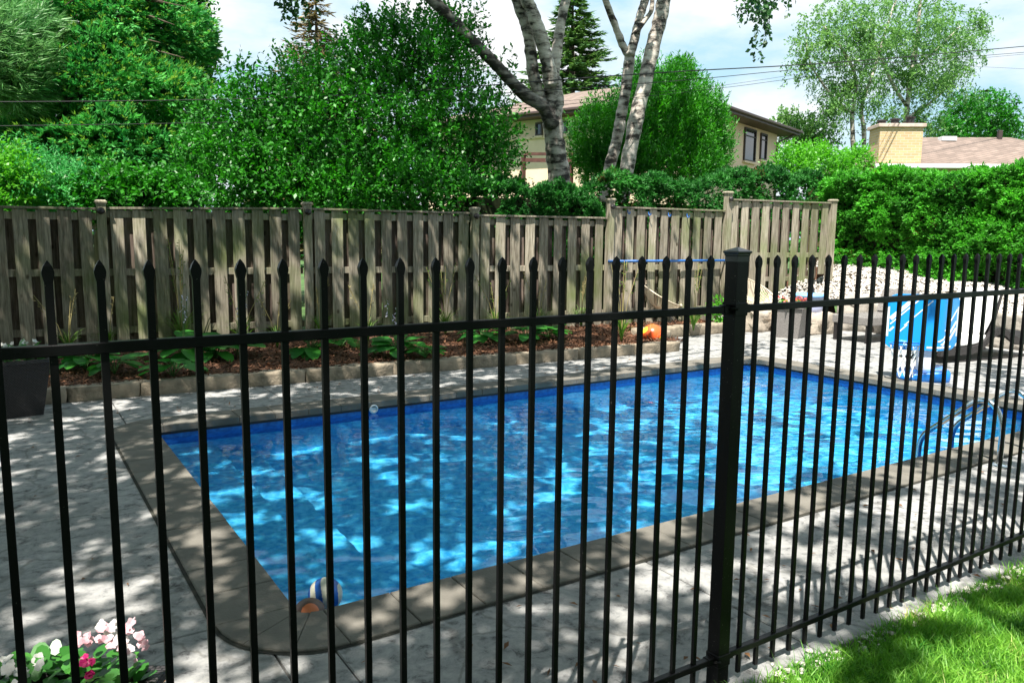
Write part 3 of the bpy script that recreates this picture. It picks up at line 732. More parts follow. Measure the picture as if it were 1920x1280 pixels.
for z in (1.362, 0.112):
    mb = MB(); mb.add(*sqr([(0.0285, z-.022), (0.0295, z-.020), (0.0295, z+.020), (0.0285, z+.022)]))
    for s in (-1, 1): mb.box((s*0.045, 0, z), (0.035, 0.029, 0.030), ch=0.003)
    mb.tube([(-0.040, -0.018, z+.002), (-0.034, -0.026, z+.004), (-0.022, -0.032, z+.002)], 0.005, 6)
    mb.build('rail_bracket', M['black'], post)

# ================================================================== WOODEN FENCE
wf = empty('wooden_fence', (0, 0, 0), 'weathered grey board fence with capped posts, stepping up to the right behind the pool', 'fence')
FX = [-1.35, 1.07, 3.57, 6.04, 8.41, 10.81, 13.30]
ptop = [1.96, 1.98, 2.02, 2.01, 2.21, 2.40, 2.33]
seg = [(1.88, 1.88), (1.89, 1.94), (1.94, 1.93), (1.90, 1.90), (2.08, 2.07), (2.27, 2.27)]
zb = [0.12, 0.12, 0.12, 0.12, 0.12, 0.16]
dirx = Vector((1, -0.14, 0)).normalized(); FA = atan2(-0.14, 1)
for i in range(7):
    x = FX[i]; mb = MB(); z0 = 0.0 if i < 6 else 0.8
    mb.box((0, 0, (z0+ptop[i]-0.05)/2), (0.105, 0.105, ptop[i]-0.05-z0), ch=0.005)
    p = mb.build('post', M['wood'], wf); p.location = (x, fy(x)-0.06, 0); p.rotation_euler = (0, 0, FA)
    mb = MB(); mb.add(*sqr([(0.058, ptop[i]-.055), (0.058, ptop[i]-.04), (0.070, ptop[i]-.035), (0.070, ptop[i]-.015), (0.05, ptop[i])]))
    mb.build('post_cap', M['wood'], p)
    if 0 < i < 6:
        mb = MB(); mb.lathe([(0.001, -0.03), (0.03, -0.028), (0.045, -0.01), (0.045, 0.0), (0.03, 0.02), (0.012, 0.03), (0.001, 0.032)], (0, 0, 0), 16)
        q = mb.build('post_light', M['darkmetal'], p, smooth=True); q.location = (0, -0.085, ptop[i]-0.135); q.rotation_euler = (radians(70), 0, 0)
for i in range(6):
    x0, x1 = FX[i]+0.055, FX[i+1]-0.055; t0, t1 = seg[i]
    mb = MB(); L = x1-x0; R = lambda x: (x, fy(x))
    mbk = MB()
    def bx(xa, xb, za, zb_, off, th, tilt=0.0):
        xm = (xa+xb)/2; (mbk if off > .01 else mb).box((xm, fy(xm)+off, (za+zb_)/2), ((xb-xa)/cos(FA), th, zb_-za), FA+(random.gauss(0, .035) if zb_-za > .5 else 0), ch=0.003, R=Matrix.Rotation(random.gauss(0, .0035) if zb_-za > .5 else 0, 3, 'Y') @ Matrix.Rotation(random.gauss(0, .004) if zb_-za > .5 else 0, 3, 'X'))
    nb = round(L/0.238); sp = L/nb
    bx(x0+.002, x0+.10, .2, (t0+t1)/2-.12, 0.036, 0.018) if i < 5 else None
    for k in range(nb):
        xc = x0+sp*(k+0.5)+random.uniform(-.006, .006); tt = t0+(t1-t0)*(k+.5)/nb
        base = zb[i]+max(0, xc-10.81)*0.33*1.0+random.uniform(-.015, .01)
        _w = random.uniform(.071, .079); bx(xc-_w, xc+_w, base, tt-0.03, -0.036+random.uniform(-.003, .003), 0.018)
        xc2 = xc+sp/2
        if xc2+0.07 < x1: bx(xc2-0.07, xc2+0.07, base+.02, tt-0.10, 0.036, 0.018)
    for zz in ((t0+t1)/2-0.105, 1.08+(0.2 if i == 5 else 0), 0.34):
        if i == 5 and zz == 0.34: continue
        bx(x0, x1, zz-0.045, zz+0.045, 0, 0.036)
    if i == 5: bx(x0, x1-0.4, 0.80, 0.88, 0, 0.036)
    n2 = 1
    xm = (x0+x1)/2
    # cap board and fascia
    V = []
    mb.box((xm, fy(xm)-0.012, (t0+t1)/2-0.011), ((x1-x0)/cos(FA), 0.135, 0.028), FA, ch=0.003, R=Matrix.Rotation(-atan2(t1-t0, L), 3, 'Y'))
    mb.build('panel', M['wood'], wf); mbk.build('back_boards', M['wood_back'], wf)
# hooks + pole
for k in range(4):
    px = [1177, 1216, 1253, 1288][k]; py = [398, 401, 403, 405][k]
    x = G(px, 500)[0]*0+ (ray(px, py)[0]/ray(px, py)[1])*11.3/(1+.14*ray(px, py)[0]/ray(px, py)[1])
    p = PY(px, py, fy(x)-0.05)
    mb = MB(); mb.tube([p+Vector((0, 0, .04)), p+Vector((0, -.005, 0)), p+Vector((0, -.03, -.03)), p+Vector((0, -.055, -.02)), p+Vector((0, -.06, .01))], 0.009, 6)
    mb.build('hook', M['navy'], wf)
a = PY(1141, 490, fy(8.4)-0.13); b = PY(1400, 488, fy(11.1)-0.13)
pole = empty('pool_pole', (0, 0, 0), 'long blue telescopic pole with white grip hung level along the board fence', 'pole')
mb = MB(); mb.tube([a, a+(b-a)*0.84], 0.021, 12); mb.build('outer_tube', M['navy'], pole, True)
mb = MB(); mb.tube([a+(b-a)*0.84, a+(b-a)*0.90], 0.026, 12); mb.build('grip', M['white'], pole, True)
mb = MB(); mb.tube([a+(b-a)*0.90, b], 0.019, 12); mb.build('inner_tube', M['navy'], pole, True)

# ================================================================== POOL FURNITURE
def ballmesh(name, c, r, mats, pick, nu=128, nv=80, parent=None, rot=(0, 0, 0)):
    V = []; F = []; mi = []
    for j in range(nv+1):
        th = pi*j/nv
        for i in range(nu):
            ph = 2*pi*i/nu; V.append((r*sin(th)*cos(ph), r*sin(th)*sin(ph), r*cos(th)))
    for j in range(nv):
        for i in range(nu):
            F.append((j*nu+i, (j+1)*nu+i, (j+1)*nu+(i+1) % nu, j*nu+(i+1) % nu))
            th = pi*(j+.5)/nv; ph = 2*pi*(i+.5)/nu
            mi.append(pick(Vector((sin(th)*cos(ph), sin(th)*sin(ph), cos(th)))))
    me = bpy.data.meshes.new(name); me.from_pydata(V, [], F); me.update()
    for m in mats: me.materials.append(m)
    me.polygons.foreach_set('material_index', mi); me.polygons.foreach_set('use_smooth', [True]*len(F))
    o = bpy.data.objects.new(name, me); COL.objects.link(o); o.location = c; o.rotation_euler = rot; return o
M['orange'] = simple('orange_vinyl', (0.78, 0.11, 0.025), 0.3)
M['orange2'] = simple('pale_orange_vinyl', (0.82, 0.22, 0.09), 0.3)
M['yellow'] = simple('yellow_vinyl', (0.85, 0.75, 0.05), 0.35)
M['ballblue'] = simple('ball_blue', (0.01, 0.10, 0.40), 0.35)
M['ballwhite'] = simple('ball_cream', (0.62, 0.60, 0.48), 0.45)
M['tan'] = simple('ball_lit_tan', (0.62, 0.17, 0.06), 0.4)
M['brown'] = simple('ball_shade_brown', (0.09, 0.05, 0.035), 0.45)
dirs = [Vector(runit(1)[0]) for _ in range(30)]
ico = []
gr = (1+5**.5)/2
for a_ in (-1, 1):
    for b_ in (-gr, gr): ico += [Vector((0, a_, b_)), Vector((a_, b_, 0)), Vector((b_, 0, a_))]
ico = [v.normalized() for v in ico]
def pick_o(v):
    ds = sorted([(v.dot(q), i) for i, q in enumerate(ico)], reverse=True)
    if ds[0][0] > 0.945 and ds[0][1] in (1, 4, 7, 9, 10): return 2
    return 1 if ds[0][0]-ds[1][0] < 0.02 else 0
tag(ballmesh('beach_ball', (7.92, 8.44, 0.165), 0.165, [M['orange'], M['orange2'], M['yellow']], pick_o, rot=(0.5, 0.3, 0.9)), 'orange ball with yellow patches resting on the patio beside the edging stones', 'ball')
def pick_v(v):
    q = v.x*.839-v.y*.544; return int(math.floor((q+.30*v.z*v.z+.12)/.40+.5)) % 2
vb = ballmesh('volleyball', G(610, 1114, WZ+.055), 0.078, [M['ballblue'], M['ballwhite']], pick_v, rot=(0, 0, 0))
tag(vb, 'blue and cream striped volleyball floating in the near corner of the pool', 'ball')
_c = Vector((-.20, -.80, .62)).normalized()
def pick_t(v):
    if v.z < .05 and v.y < 0: return 2 if math.sin(v.x*8+.6) > -.2 else 3
    return 0 if v.dot(_c) > .86 else 1  # tan centre and brown rim paint light and shade onto the ball
tb = ballmesh('tan_ball', (1.012, 3.145, -0.03), 0.072, [M['tan'], M['brown'], M['ballblue'], M['ballwhite']], pick_t)
tag(tb, 'tan ball with brown shading floating against the pool wall in front of the volleyball', 'ball')

# grab rails
def grab(foot, dirv, label):
    e = empty('grab_rail', foot, label, 'grab rail', 'steel grab rails at the pool edge')
    prof = [(0, 0), (0.0, 0.12), (0.0, 0.24), (0.018, 0.335), (0.055, 0.41), (0.11, 0.45), (0.17, 0.45), (0.235, 0.41), (0.306, 0.345), (0.456, 0.21), (0.55, 0.12), (0.588, 0.03), (0.592, -0.1), (0.592, -0.5)]
    P = [Vector(dirv)*a_+Vector((0, 0, b_)) for a_, b_ in prof]
    Q, R_ = densify(P, [0.02]*len(P), 5)
    mb = MB(); mb.tube(Q, 0.02, 14); mb.build('tube', M['steel'], e, True)
    mb = MB(); mb.lathe([(0.055, 0.0), (0.055, 0.010), (0.045, 0.018), (0.024, 0.022)], (0, 0, 0.0), 20); mb.build('flange', M['steel'], e, True)
    return e
gd = (0.02, 1.0, 0)
grab((5.87, 2.66, 0.002), gd, 'nearer of the two curved steel grab rails, its foot plate on the patio in view')
grab((6.42, 2.70, 0.002), gd, 'farther of the two curved steel grab rails, cut by the picture edge')

# basketball hoop
_l = ray(1647, 640)*9.12; _l = Vector((_l[0], _l[1], 0))+Vector((0.66, -0.75, 0))*.485-Vector((-0.75, -0.66, 0))*.06
hoop = empty('poolside_hoop', _l, 'blue and white poolside basketball hoop with net on a blue weighted base', 'basketball hoop')
A3 = Vector((CR[0], CR[1], 0)).normalized()      # board faces the pool corner
hu = Vector((0.66, -0.75, 0)).normalized(); hn = Vector((-0.75, -0.66, 0)).normalized()
mb = MB()
def rrect(w_, h_, r, n=8):
    P = []
    for cx, cy, a0 in ((w_/2-r, -h_/2+r, -90), (w_/2-r, h_/2-r, 0), (-w_/2+r, h_/2-r, 90), (-w_/2+r, -h_/2+r, 180)):
        for k in range(n+1):
            a = radians(a0+90*k/n); P.append((cx+r*cos(a), cy+r*sin(a)))
    return P
# base: wedge tank
base_poly = rrect(0.54, 0.50, 0.08)
def tank():
    mb = MB(); n = len(base_poly)
    rings = [(0.97, 0.0), (1.0, 0.03), (1.0, 0.08), (0.93, 0.105)]
    V = []
    for s, z in rings:
        for p in base_poly:
            q = hu*p[0]*s-hn*p[1]*s
            zz = z*(1+0.35*(p[0]/0.28)) if z > .05 else z
            V.append((q.x, q.y, zz))
    F = [tuple(range(n-1, -1, -1)), tuple(range(3*n, 4*n))]
    for k in range(3):
        for j in range(n): F.append((k*n+j, k*n+(j+1) % n, (k+1)*n+(j+1) % n, (k+1)*n+j))
    mb.add(V, F); return mb.build('base_tank', M['blue_plastic'], hoop, True)
tank()
mb = MB(); c0 = hu*0.03
mb.box((c0.x, c0.y, 0.50), (0.16, 0.10, 0.82), atan2(hu.y, hu.x), ch=0.012); mb.build('pole', M['white'], hoop)
BW, BH = 0.90, 0.64; BZc = 0.66; bend = 0.10
def bent(u, v, off=0.0):
    """board surface point: main face in hu direction, right wing folds back"""
    ang = radians(50); k = u-bend
    soft = 0.03
    if k <= -soft: q = hu*u; nrm = hn
    else:
        t = min(1, (k+soft)/(2*soft)); a = ang*t
        d = hu*cos(a)-hn*sin(a)
        if k < soft: q = hu*(u)-hn*(sin(ang)*(k+soft)**2/(4*soft))
        else: q = hu*(bend+soft)+(hu*cos(ang)-hn*sin(ang))*(k-soft)-hn*(sin(ang)*soft)
        nrm = (hn*cos(a)+hu*sin(a))
    q = q+nrm*(off+0.06)
    return (q.x-hu.x*0.0, q.y, BZc+v)
def grid_shape(inside, off0, off1, nu=70, nv=50, u0=-0.45, u1=0.45, v0=-0.32, v1=0.32):
    """solid plate from an outline test on a grid of the bent board"""
    mb = MB()
    return mb
def plate(poly, off0, off1):
    """outline polygon in (u,v) cut into vertical strips so that it can bend"""
    us = sorted(set([round(u, 4) for u, v in poly]+[bend-0.03, bend-0.015, bend, bend+0.015, bend+0.03]))
    umin, umax = min(p[0] for p in poly), max(p[0] for p in poly)
    us = [min(max(u, umin+1e-6), umax-1e-6) for u in us if umin-1e-3 <= u <= umax+1e-3]
    def span(u):
        vs = []
        n = len(poly)
        for i in range(n):
            (a, b), (c, d) = poly[i], poly[(i+1) % n]
            if (a-1e-9 <= u <= c+1e-9) or (c-1e-9 <= u <= a+1e-9):
                if abs(c-a) < 1e-7: vs += [b, d]
                else: vs.append(b+(d-b)*(u-a)/(c-a))
        return min(vs), max(vs)
    mb = MB(); V = []; F = []
    for u in us:
        lo, hi = span(u)
        V += [bent(u, lo, off0), bent(u, hi, off0), bent(u, hi, off1), bent(u, lo, off1)]
    for i in range(len(us)-1):
        a = i*4; b = a+4
        F += [(a, b, b+1, a+1), (a+1, b+1, b+2, a+2), (a+2, b+2, b+3, a+3), (a+3, b+3, b, a)]
    F += [(0, 1, 2, 3), tuple(len(V)-4+k for k in (3, 2, 1, 0))]
    mb.add(V, F); return mb
plate(rrect(BW, BH, 0.16), 0.0, 0.03).build('backboard', M['blue_board'], hoop)
mb = MB()
def strip(u0, v0, u1, v1, wd):
    d = Vector((u1-u0, v1-v0)).normalized(); nn = Vector((-d.y, d.x))*wd/2
    q = plate([(u0-nn.x, v0-nn.y), (u1-nn.x, v1-nn.y), (u1+nn.x, v1+nn.y), (u0+nn.x, v0+nn.y)], 0.028, 0.033); mb.add(q.V, q.F)
# border stripes + diagonals
strip(-0.405, -0.17, -0.405, 0.17, 0.024); strip(-0.29, 0.285, 0.30, 0.285, 0.018); strip(0.02, -0.285, 0.30, -0.285, 0.022); strip(0.405, -0.17, 0.405, 0.17, 0.022)
strip(-0.38, 0.03, -0.16, 0.255, 0.045); strip(-0.38, -0.03, -0.10, 0.25, 0.014); strip(-0.23, -0.04, 0.05, 0.25, 0.012); strip(-0.30, -0.14, -0.20, -0.03, 0.013); strip(-0.385, -0.11, -0.34, -0.06, 0.02)
strip(0.12, -0.26, 0.385, 0.00, 0.024); strip(0.20, -0.26, 0.385, -0.08, 0.030); strip(0.15, -0.10, 0.385, 0.14, 0.014); strip(0.10, -0.22, 0.17, -0.15, 0.014)
mb.build('board_stripes', M['white'], hoop)
rc = hu*(-0.25)+hn*(0.06+0.03+0.205); rz_ = BZc-0.225
mb = MB(); n = 36
mb.tube([(rc.x+0.155*cos(2*pi*k/n), rc.y+0.155*sin(2*pi*k/n), rz_) for k in range(n)], 0.012, 8, closed=True)
q0 = hu*(-0.25)+hn*0.09
mb.box((q0.x+hn.x*.02, q0.y+hn.y*.02, rz_-.01), (0.16, 0.06, 0.06), atan2(hu.y, hu.x), ch=.006)
mb.build('rim', M['blue_plastic'], hoop, True)
mb = MB(); K = 12
for s in (1, -1):
    for k in range(K):
        P = []
        for j in range(13):
            t = j/12; a = 2*pi*(k+s*t*2.5)/K; r = 0.155-0.05*t-0.02*sin(t*pi)+random.uniform(-.006, .006)
            P.append((rc.x+r*cos(a), rc.y+r*sin(a), rz_-0.37*t))
        mb.tube(P, 0.0042, 4)
mb.build('net', M['net'], hoop)

# cream string chairs
def chair(loc, rz, label):
    e = empty('string_chair', loc, label, 'chair', 'cream string chairs by the board fence', rz)
    # seat opening faces local -Y ; big tilted pear-shaped hoop
    n = 44; ringp = []
    for k in range(n):
        a = 2*pi*k/n; x = 0.37*cos(a)*(1+0.0*sin(a)); v = sin(a)
        y = -0.33*v*-1; 
        ringp.append(Vector((x*(1.0-0.10*(v < 0)*abs(v)), 0.30*v, 0.60+0.29*v+0.03*v*v)))
    mb = MB(); mb.tube(ringp, 0.012, 8, closed=True)
    low = []
    for k in range(n):
        a = 2*pi*k/n; low.append(Vector((0.13*cos(a), -0.02+0.13*sin(a), 0.27+0.03*sin(a))))
    mb.tube(low, 0.008, 6, closed=True); mb.build('hoop_frame', M['cord'], e, True)
    mb = MB()
    for k in range(n*2):
        a = 2*pi*k/(2*n); p = ringp[k//2] if k % 2 == 0 else (ringp[k//2]+ringp[(k//2+1) % n])/2
        q = low[k//2] if k % 2 == 0 else (low[k//2]+low[(k//2+1) % n])/2
        mid = p.lerp(q, 0.55)+Vector((0, 0.03, -0.075))*(0.8)
        mb.tube([p, p.lerp(mid, .5)+Vector((0, .0, -.012)), mid, mid.lerp(q, .5)+Vector((0, 0, -.010)), q], 0.0045, 4, caps=False)
    mb.build('cord_seat', M['cord'], e)
    for lx, ly in ((-.26, -.24), (.26, -.24), (0.0, .30)):
        mb = MB(); mb.tube([(lx*0.45, ly*0.35, 0.28), (lx, ly, 0.0)], 0.009, 8); mb.build('leg', M['darkmetal'], e, True)
    mb = MB(); mb.tube([(-.26, -.24, .012), (.26, -.24, .012), (0, .30, .012)], 0.008, 6, closed=True); mb.build('floor_ring', M['darkmetal'], e, True)
    return e
c_ = chair((9.55, 10.05, 0.14), radians(42), 'cream string chair in the mulch beneath the blue pole')
c_.scale = (1.3, 1.3, 0.82)
c_ = chair((11.1, 9.3, 0.16), radians(4), 'cream string chair just right of the black fence post')
c_.scale = (1.25, 1.25, 0.80)

# wicker planters
def planter(loc, rz, w0, w1, h, mat, name, label):
    e = empty(name, loc, label, 'planter', None, rz)
    mb = MB(); V = []; F = []
    rings = [(w0/2, 0.0), (w1/2-0.01, h-0.03), (w1/2+0.012, h-0.028), (w1/2+0.012, h), (w1/2-0.02, h), (w1/2-0.03, h-0.06)]
    mb.add(*sqr(rings)); mb.build('wicker_pot', mat, e, uv=True)
    mb = MB(); mb.box((0, 0, h-0.05), (w1-.07, w1-.07, 0.02)); mb.build('soil', M['soil'], e)
    return e
def flowers(parent, c, n, r, size, mat, name='flower', zr=0.05):
    V = []
    for i in range(n):
        a = rng.uniform(0, 6.28); rr = r*sqrt(rng.random()); p = np.array([c[0]+rr*cos(a), c[1]+rr*sin(a), c[2]+rng.uniform(-zr, zr)])
        nrm = unit(np.array([rng.normal(0, .5), rng.normal(-.4, .5), 0.7]))
        s = unit(np.cross(nrm, [0.1, 1, 0.3])); t = np.cross(nrm, s); sz = size*rng.uniform(.7, 1.25)
        m = 5; c5 = np.repeat(p[None], m, 0); aa = np.arange(m)*2*pi/m+rng.uniform(0, 6)
        d = s[None]*np.cos(aa)[:, None]+t[None]*np.sin(aa)[:, None]+nrm*0.35
        V.append(kites(c5, d, sz, sz*0.95, np.repeat(nrm[None], m, 0), 0.1))
    return quads_obj(name, np.concatenate(V), mat, parent)
def leafclump(parent, c, n, r, h, L, W, mat, name='foliage'):
    a = rng.uniform(0, 6.28, n); rr = r*np.sqrt(rng.random(n))
    P = np.stack([c[0]+rr*np.cos(a), c[1]+rr*np.sin(a), c[2]+h*rng.random(n)*(1-(rr/r)**2*.6)], 1)
    d = np.stack([np.cos(a), np.sin(a), rng.uniform(-.3, .8, n)], 1)+runit(n)*.4
    return quads_obj(name, kites(P, d, L*rng.uniform(.7, 1.2, n), W*rng.uniform(.7, 1.2, n), np.array([0, 0, 1.0])+runit(n)*.5, .15), mat, parent)
def roundleaf(c, d, nrm, L, W, k=8, cup=0.15):
    """broad rounded leaves as k-gons"""
    n = len(c); d = unit(d); s = unit(np.cross(d, nrm)); nn = np.cross(s, d); out = []
    for i in range(k):
        a = 2*pi*i/k; u = 0.5-0.5*cos(a); v = 0.5*sin(a)*(1.15-0.35*u)
        out.append(c+d*(L*u)[:, None]+s*(W*v)[:, None]+nn*((abs(v)*cup-0.12*(u-.4)**2)*W)[:, None])
    return np.stack(out, 1)
p1 = planter((0.04, 8.0, 0.0), radians(8), 0.31, 0.47, 0.50, M['wicker'], 'wicker_planter', 'dark wicker planter with small white flowers at the left edge by the mulch bed')
leafclump(p1, (0, 0, .48), 160, .2, .12, .09, .05, L_['begonia']); flowers(p1, (0, 0, .60), 16, .18, .025, L_['whitefl'])
p2 = planter((10.68, 8.17, 0.0), radians(20), 0.36, 0.52, 0.52, M['wicker_grey'], 'wicker_planter', 'grey wicker planter with red flowers standing beside the pale boulders')
leafclump(p2, (0, 0, .48), 120, .24, .14, .09, .05, L_['bright']); flowers(p2, (0, 0, .60), 34, .22, .035, L_['redfl'])
# begonia planter, near
pc = Vector((0.0, 2.27, 0))
p3 = planter(pc, radians(-32), 0.34, 0.46, 0.34, M['wicker'], 'wicker_planter', 'dark wicker planter of pink and white begonias in the bottom left corner')
n = 420; a = rng.uniform(0, 6.28, n); rr = .27*np.sqrt(rng.random(n)); 
P = np.stack([rr*np.cos(a)-.02, rr*np.sin(a), .33+.13*rng.random(n)*(1-(rr/.3)**2)+.0], 1); d = np.stack([np.cos(a), np.sin(a), rng.uniform(-.3, .7, n)], 1)+runit(n)*.35
V = roundleaf(P, d, np.array([0, 0, 1.0])+runit(n)*.45, rng.uniform(.03, .062, n), rng.uniform(.025, .05, n))
quads_obj('foliage', V, L_['begonia'], p3, 8)
def blossom(parent, pts, size, mat, name):
    n = len(pts); V = []
    for p in pts:
        nrm = unit(np.array([rng.normal(0, .4), rng.normal(-.5, .4), .8])); s = unit(np.cross(nrm, [.1, 1, .3])); t = np.cross(nrm, s)
        m = 5; aa = np.arange(m)*2*pi/m+rng.uniform(0, 6); sz = size*rng.uniform(.75, 1.2, m)
        dd = s*np.cos(aa)[:, None]+t*np.sin(aa)[:, None]+nrm*rng.uniform(.15, .6)
        V.append(roundleaf(np.repeat(np.array(p)[None], m, 0), dd, np.repeat(nrm[None], m, 0), sz, sz*1.05, 8, .3))
    return quads_obj(name, np.concatenate(V), mat, parent, 8)
def loc3(px, py, z):
    w_ = G(px, py, z)-pc; c_, s_ = cos(-radians(-32)), sin(-radians(-32)); return (w_.x*c_-w_.y*s_, w_.x*s_+w_.y*c_, z)
def clusters(spots, z0, z1, rad, k, size, mat, nm):
    for (px, py) in spots:
        pts = [loc3(px+rng.normal(0, rad), py+rng.normal(0, rad), rng.uniform(z0, z1)) for _ in range(k)]
        blossom(p3, pts, size, mat, nm)
clusters([(200, 1180), (190, 1192), (240, 1180), (250, 1172), (155, 1195), (165, 1205), (245, 1228), (230, 1212), (262, 1196), (272, 1206), (212, 1208)], .46, .52, 5, 5, .0125, L_['pinkfl'], 'flower_cluster')
clusters([(208, 1186), (222, 1200), (240, 1215), (196, 1172), (215, 1172), (248, 1236)], .46, .52, 5, 6, .0125, L_['whitefl'], 'flower_cluster')
clusters([(157, 1235), (172, 1240), (170, 1266)], .40, .46, 4, 5, .012, L_['magentafl'], 'flower_cluster')
clusters([(20, 1262), (38, 1270), (75, 1235), (20, 1240)], .40, .46, 7, 5, .018, L_['whitefl'], 'flower_cluster')

# lavender tub
tub = empty('lidded_tub', (11.50, 8.45, 0.34), 'lavender plastic tub with pale blue lid and dark knob set on a tan boulder', 'tub')
mb = MB(); mb.lathe([(0.20, 0), (0.215, 0.01), (0.225, 0.13), (0.222, 0.14), (0.235, 0.27), (0.235, 0.28)], (0, 0, 0), 32); mb.build('tub_body', M['lavender'], tub, True)
mb = MB(); mb.lathe([(0.25, 0.27), (0.26, 0.285), (0.255, 0.31), (0.2, 0.33), (0.02, 0.34)], (0, 0, 0), 32); mb.build('lid', M['lid'], tub, True)
mb = MB(); mb.lathe([(0.03, 0.33), (0.03, 0.36), (0.045, 0.375), (0.045, 0.41), (0.02, 0.43)], (0.06, 0, 0), 16); mb.build('knob', M['darkmetal'], tub, True)

# loungers
def lounger_wave(loc, rz, label):
    e = empty('wave_lounger', loc, label, 'sun lounger', None, rz)
    prof = [(0.0, 0.20), (0.25, 0.20), (0.60, 0.20), (0.80, 0.24), (0.98, 0.36), (1.12, 0.43), (1.25, 0.42), (1.42, 0.33), (1.60, 0.27), (1.80, 0.30), (1.95, 0.36)]
    P, _ = densify([Vector((a_, 0, b_)) for a_, b_ in prof], [1]*len(prof), 4)
    for y in (-0.33, 0.33):
        mb = MB(); V = []; F = []
        for p in P:
            th = 0.10
            for yy in (y-.025, y+.025): V += [(p.x, yy, p.z-th), (p.x, yy, p.z)]
        for i in range(len(P)-1):
            b0_ = i*4; b1 = b0_+4
            for q in ((0, 1), (1, 3), (3, 2), (2, 0)): F.append((b0_+q[0], b1+q[0], b1+q[1], b0_+q[1]))
        F += [(0, 1, 3, 2), tuple(len(V)-4+k for k in (2, 3, 1, 0))]
        mb.add(V, F); mb.build('side_frame', M['wicker'], e, uv=True)
        mb = MB(); mb.tube([(0.35, y, 0.01), (1.0, y, 0.01), (1.9, y, 0.02)], 0.012, 6)
        for xx in (0.35, 1.85): mb.tube([(xx, y, 0.01), (xx, y, 0.26)], 0.014, 6)
        mb.build('leg', M['darkmetal'], e)
    mb = MB(); V = []; F = []
    for p in P: V += [(p.x, -.30, p.z-.03), (p.x, .30, p.z-.03)]
    for i in range(len(P)-1): F.append((i*2, i*2+2, i*2+3, i*2+1))
    mb.add(V, F); mb.build('seat', M['wicker'], e, uv=True)
    # cushions
    def cushion(pts, wd, th, nm):
        Q, _ = densify([Vector((a_, 0, b_)) for a_, b_ in pts], [1]*len(pts), 4)
        mb = MB(); V = []; F = []
        for i, p in enumerate(Q):
            t = (Q[min(i+1, len(Q)-1)]-Q[max(i-1, 0)]).normalized(); nn = Vector((-t.z, 0, t.x))
            s = 0.6 if i in (0, len(Q)-1) else 1
            for yy, o_ in ((-wd/2, .25), (-wd/2+.03, 1), (0, 1.08), (wd/2-.03, 1), (wd/2, .25), (wd/2-.01, -.0), (-wd/2+.01, -.0)):
                V.append(tuple(p+nn*th*o_*s+Vector((0, yy, 0))))
        for i in range(len(Q)-1):
            for k in range(7): F.append((i*7+k, i*7+(k+1) % 7, (i+1)*7+(k+1) % 7, (i+1)*7+k))
        F += [tuple(range(6, -1, -1)), tuple(range(len(V)-7, len(V)))]
        mb.add(V, F); return mb.build(nm, M['cushion'], e, True)
    cushion([(0.02, .205), (.4, .205), (.75, .225), (.95, .30)], .64, .07, 'seat_cushion')
    cushion([(0.90, .32), (1.02, .50), (1.12, .72), (1.20, .93)], .60, .08, 'back_cushion')
    mb = MB(); mb.box((1.14, 0, .60), (.03, .58, .56), R=Matrix.Rotation(radians(17), 3, 'Y')); mb.build('backrest', M['wicker'], e, uv=True)
    return e
lounger_wave((10.15, 5.75, 0), radians(-8), 'dark wicker wave lounger with tall white back cushion right of the hoop')
lounger_wave((10.6, 4.25, 0), radians(-12), 'dark wicker wave lounger with white cushion cut by the right picture edge')
def lounger_box(loc, rz, label):
    e = empty('wicker_lounger', loc, label, 'sun lounger', None, rz)
    mb = MB(); mb.box((0.8, 0, 0.34), (1.6, 0.66, 0.13), ch=.01); mb.build('bed_frame', M['wicker_grey'], e, uv=True)
    for x_ in (0.04, 1.56):
        for y in (-.29, .29):
            mb = MB(); mb.box((x_, y, 0.14), (.05, .05, .28), ch=.004); mb.build('leg', M['darkmetal'], e)
    mb = MB(); mb.box((0, 0, 0.2), (0.05, 0.62, 0.40), ch=.008, R=Matrix.Rotation(radians(22), 3, 'Y'))
    o = mb.build('backrest', M['wicker_grey'], e, uv=True); o.location = (1.12, 0, 0.40)
    return e
lounger_box((11.05, 7.35, 0), radians(-4), 'grey wicker lounger with raised back half hidden behind the hoop')

# black hose loop near the ball
mb = MB(); c = G(1245, 640)
P = [(c.x+0.34*cos(a), c.y+0.22*sin(a), 0.016+.004*sin(3*a)) for a in np.linspace(-2.4, 2.6, 30)]
mb.tube(P, 0.009, 6); tag(mb.build('garden_hose', M['wire'], smooth=True), 'thin black hose looped on the sunlit patio right of the orange ball', 'hose')

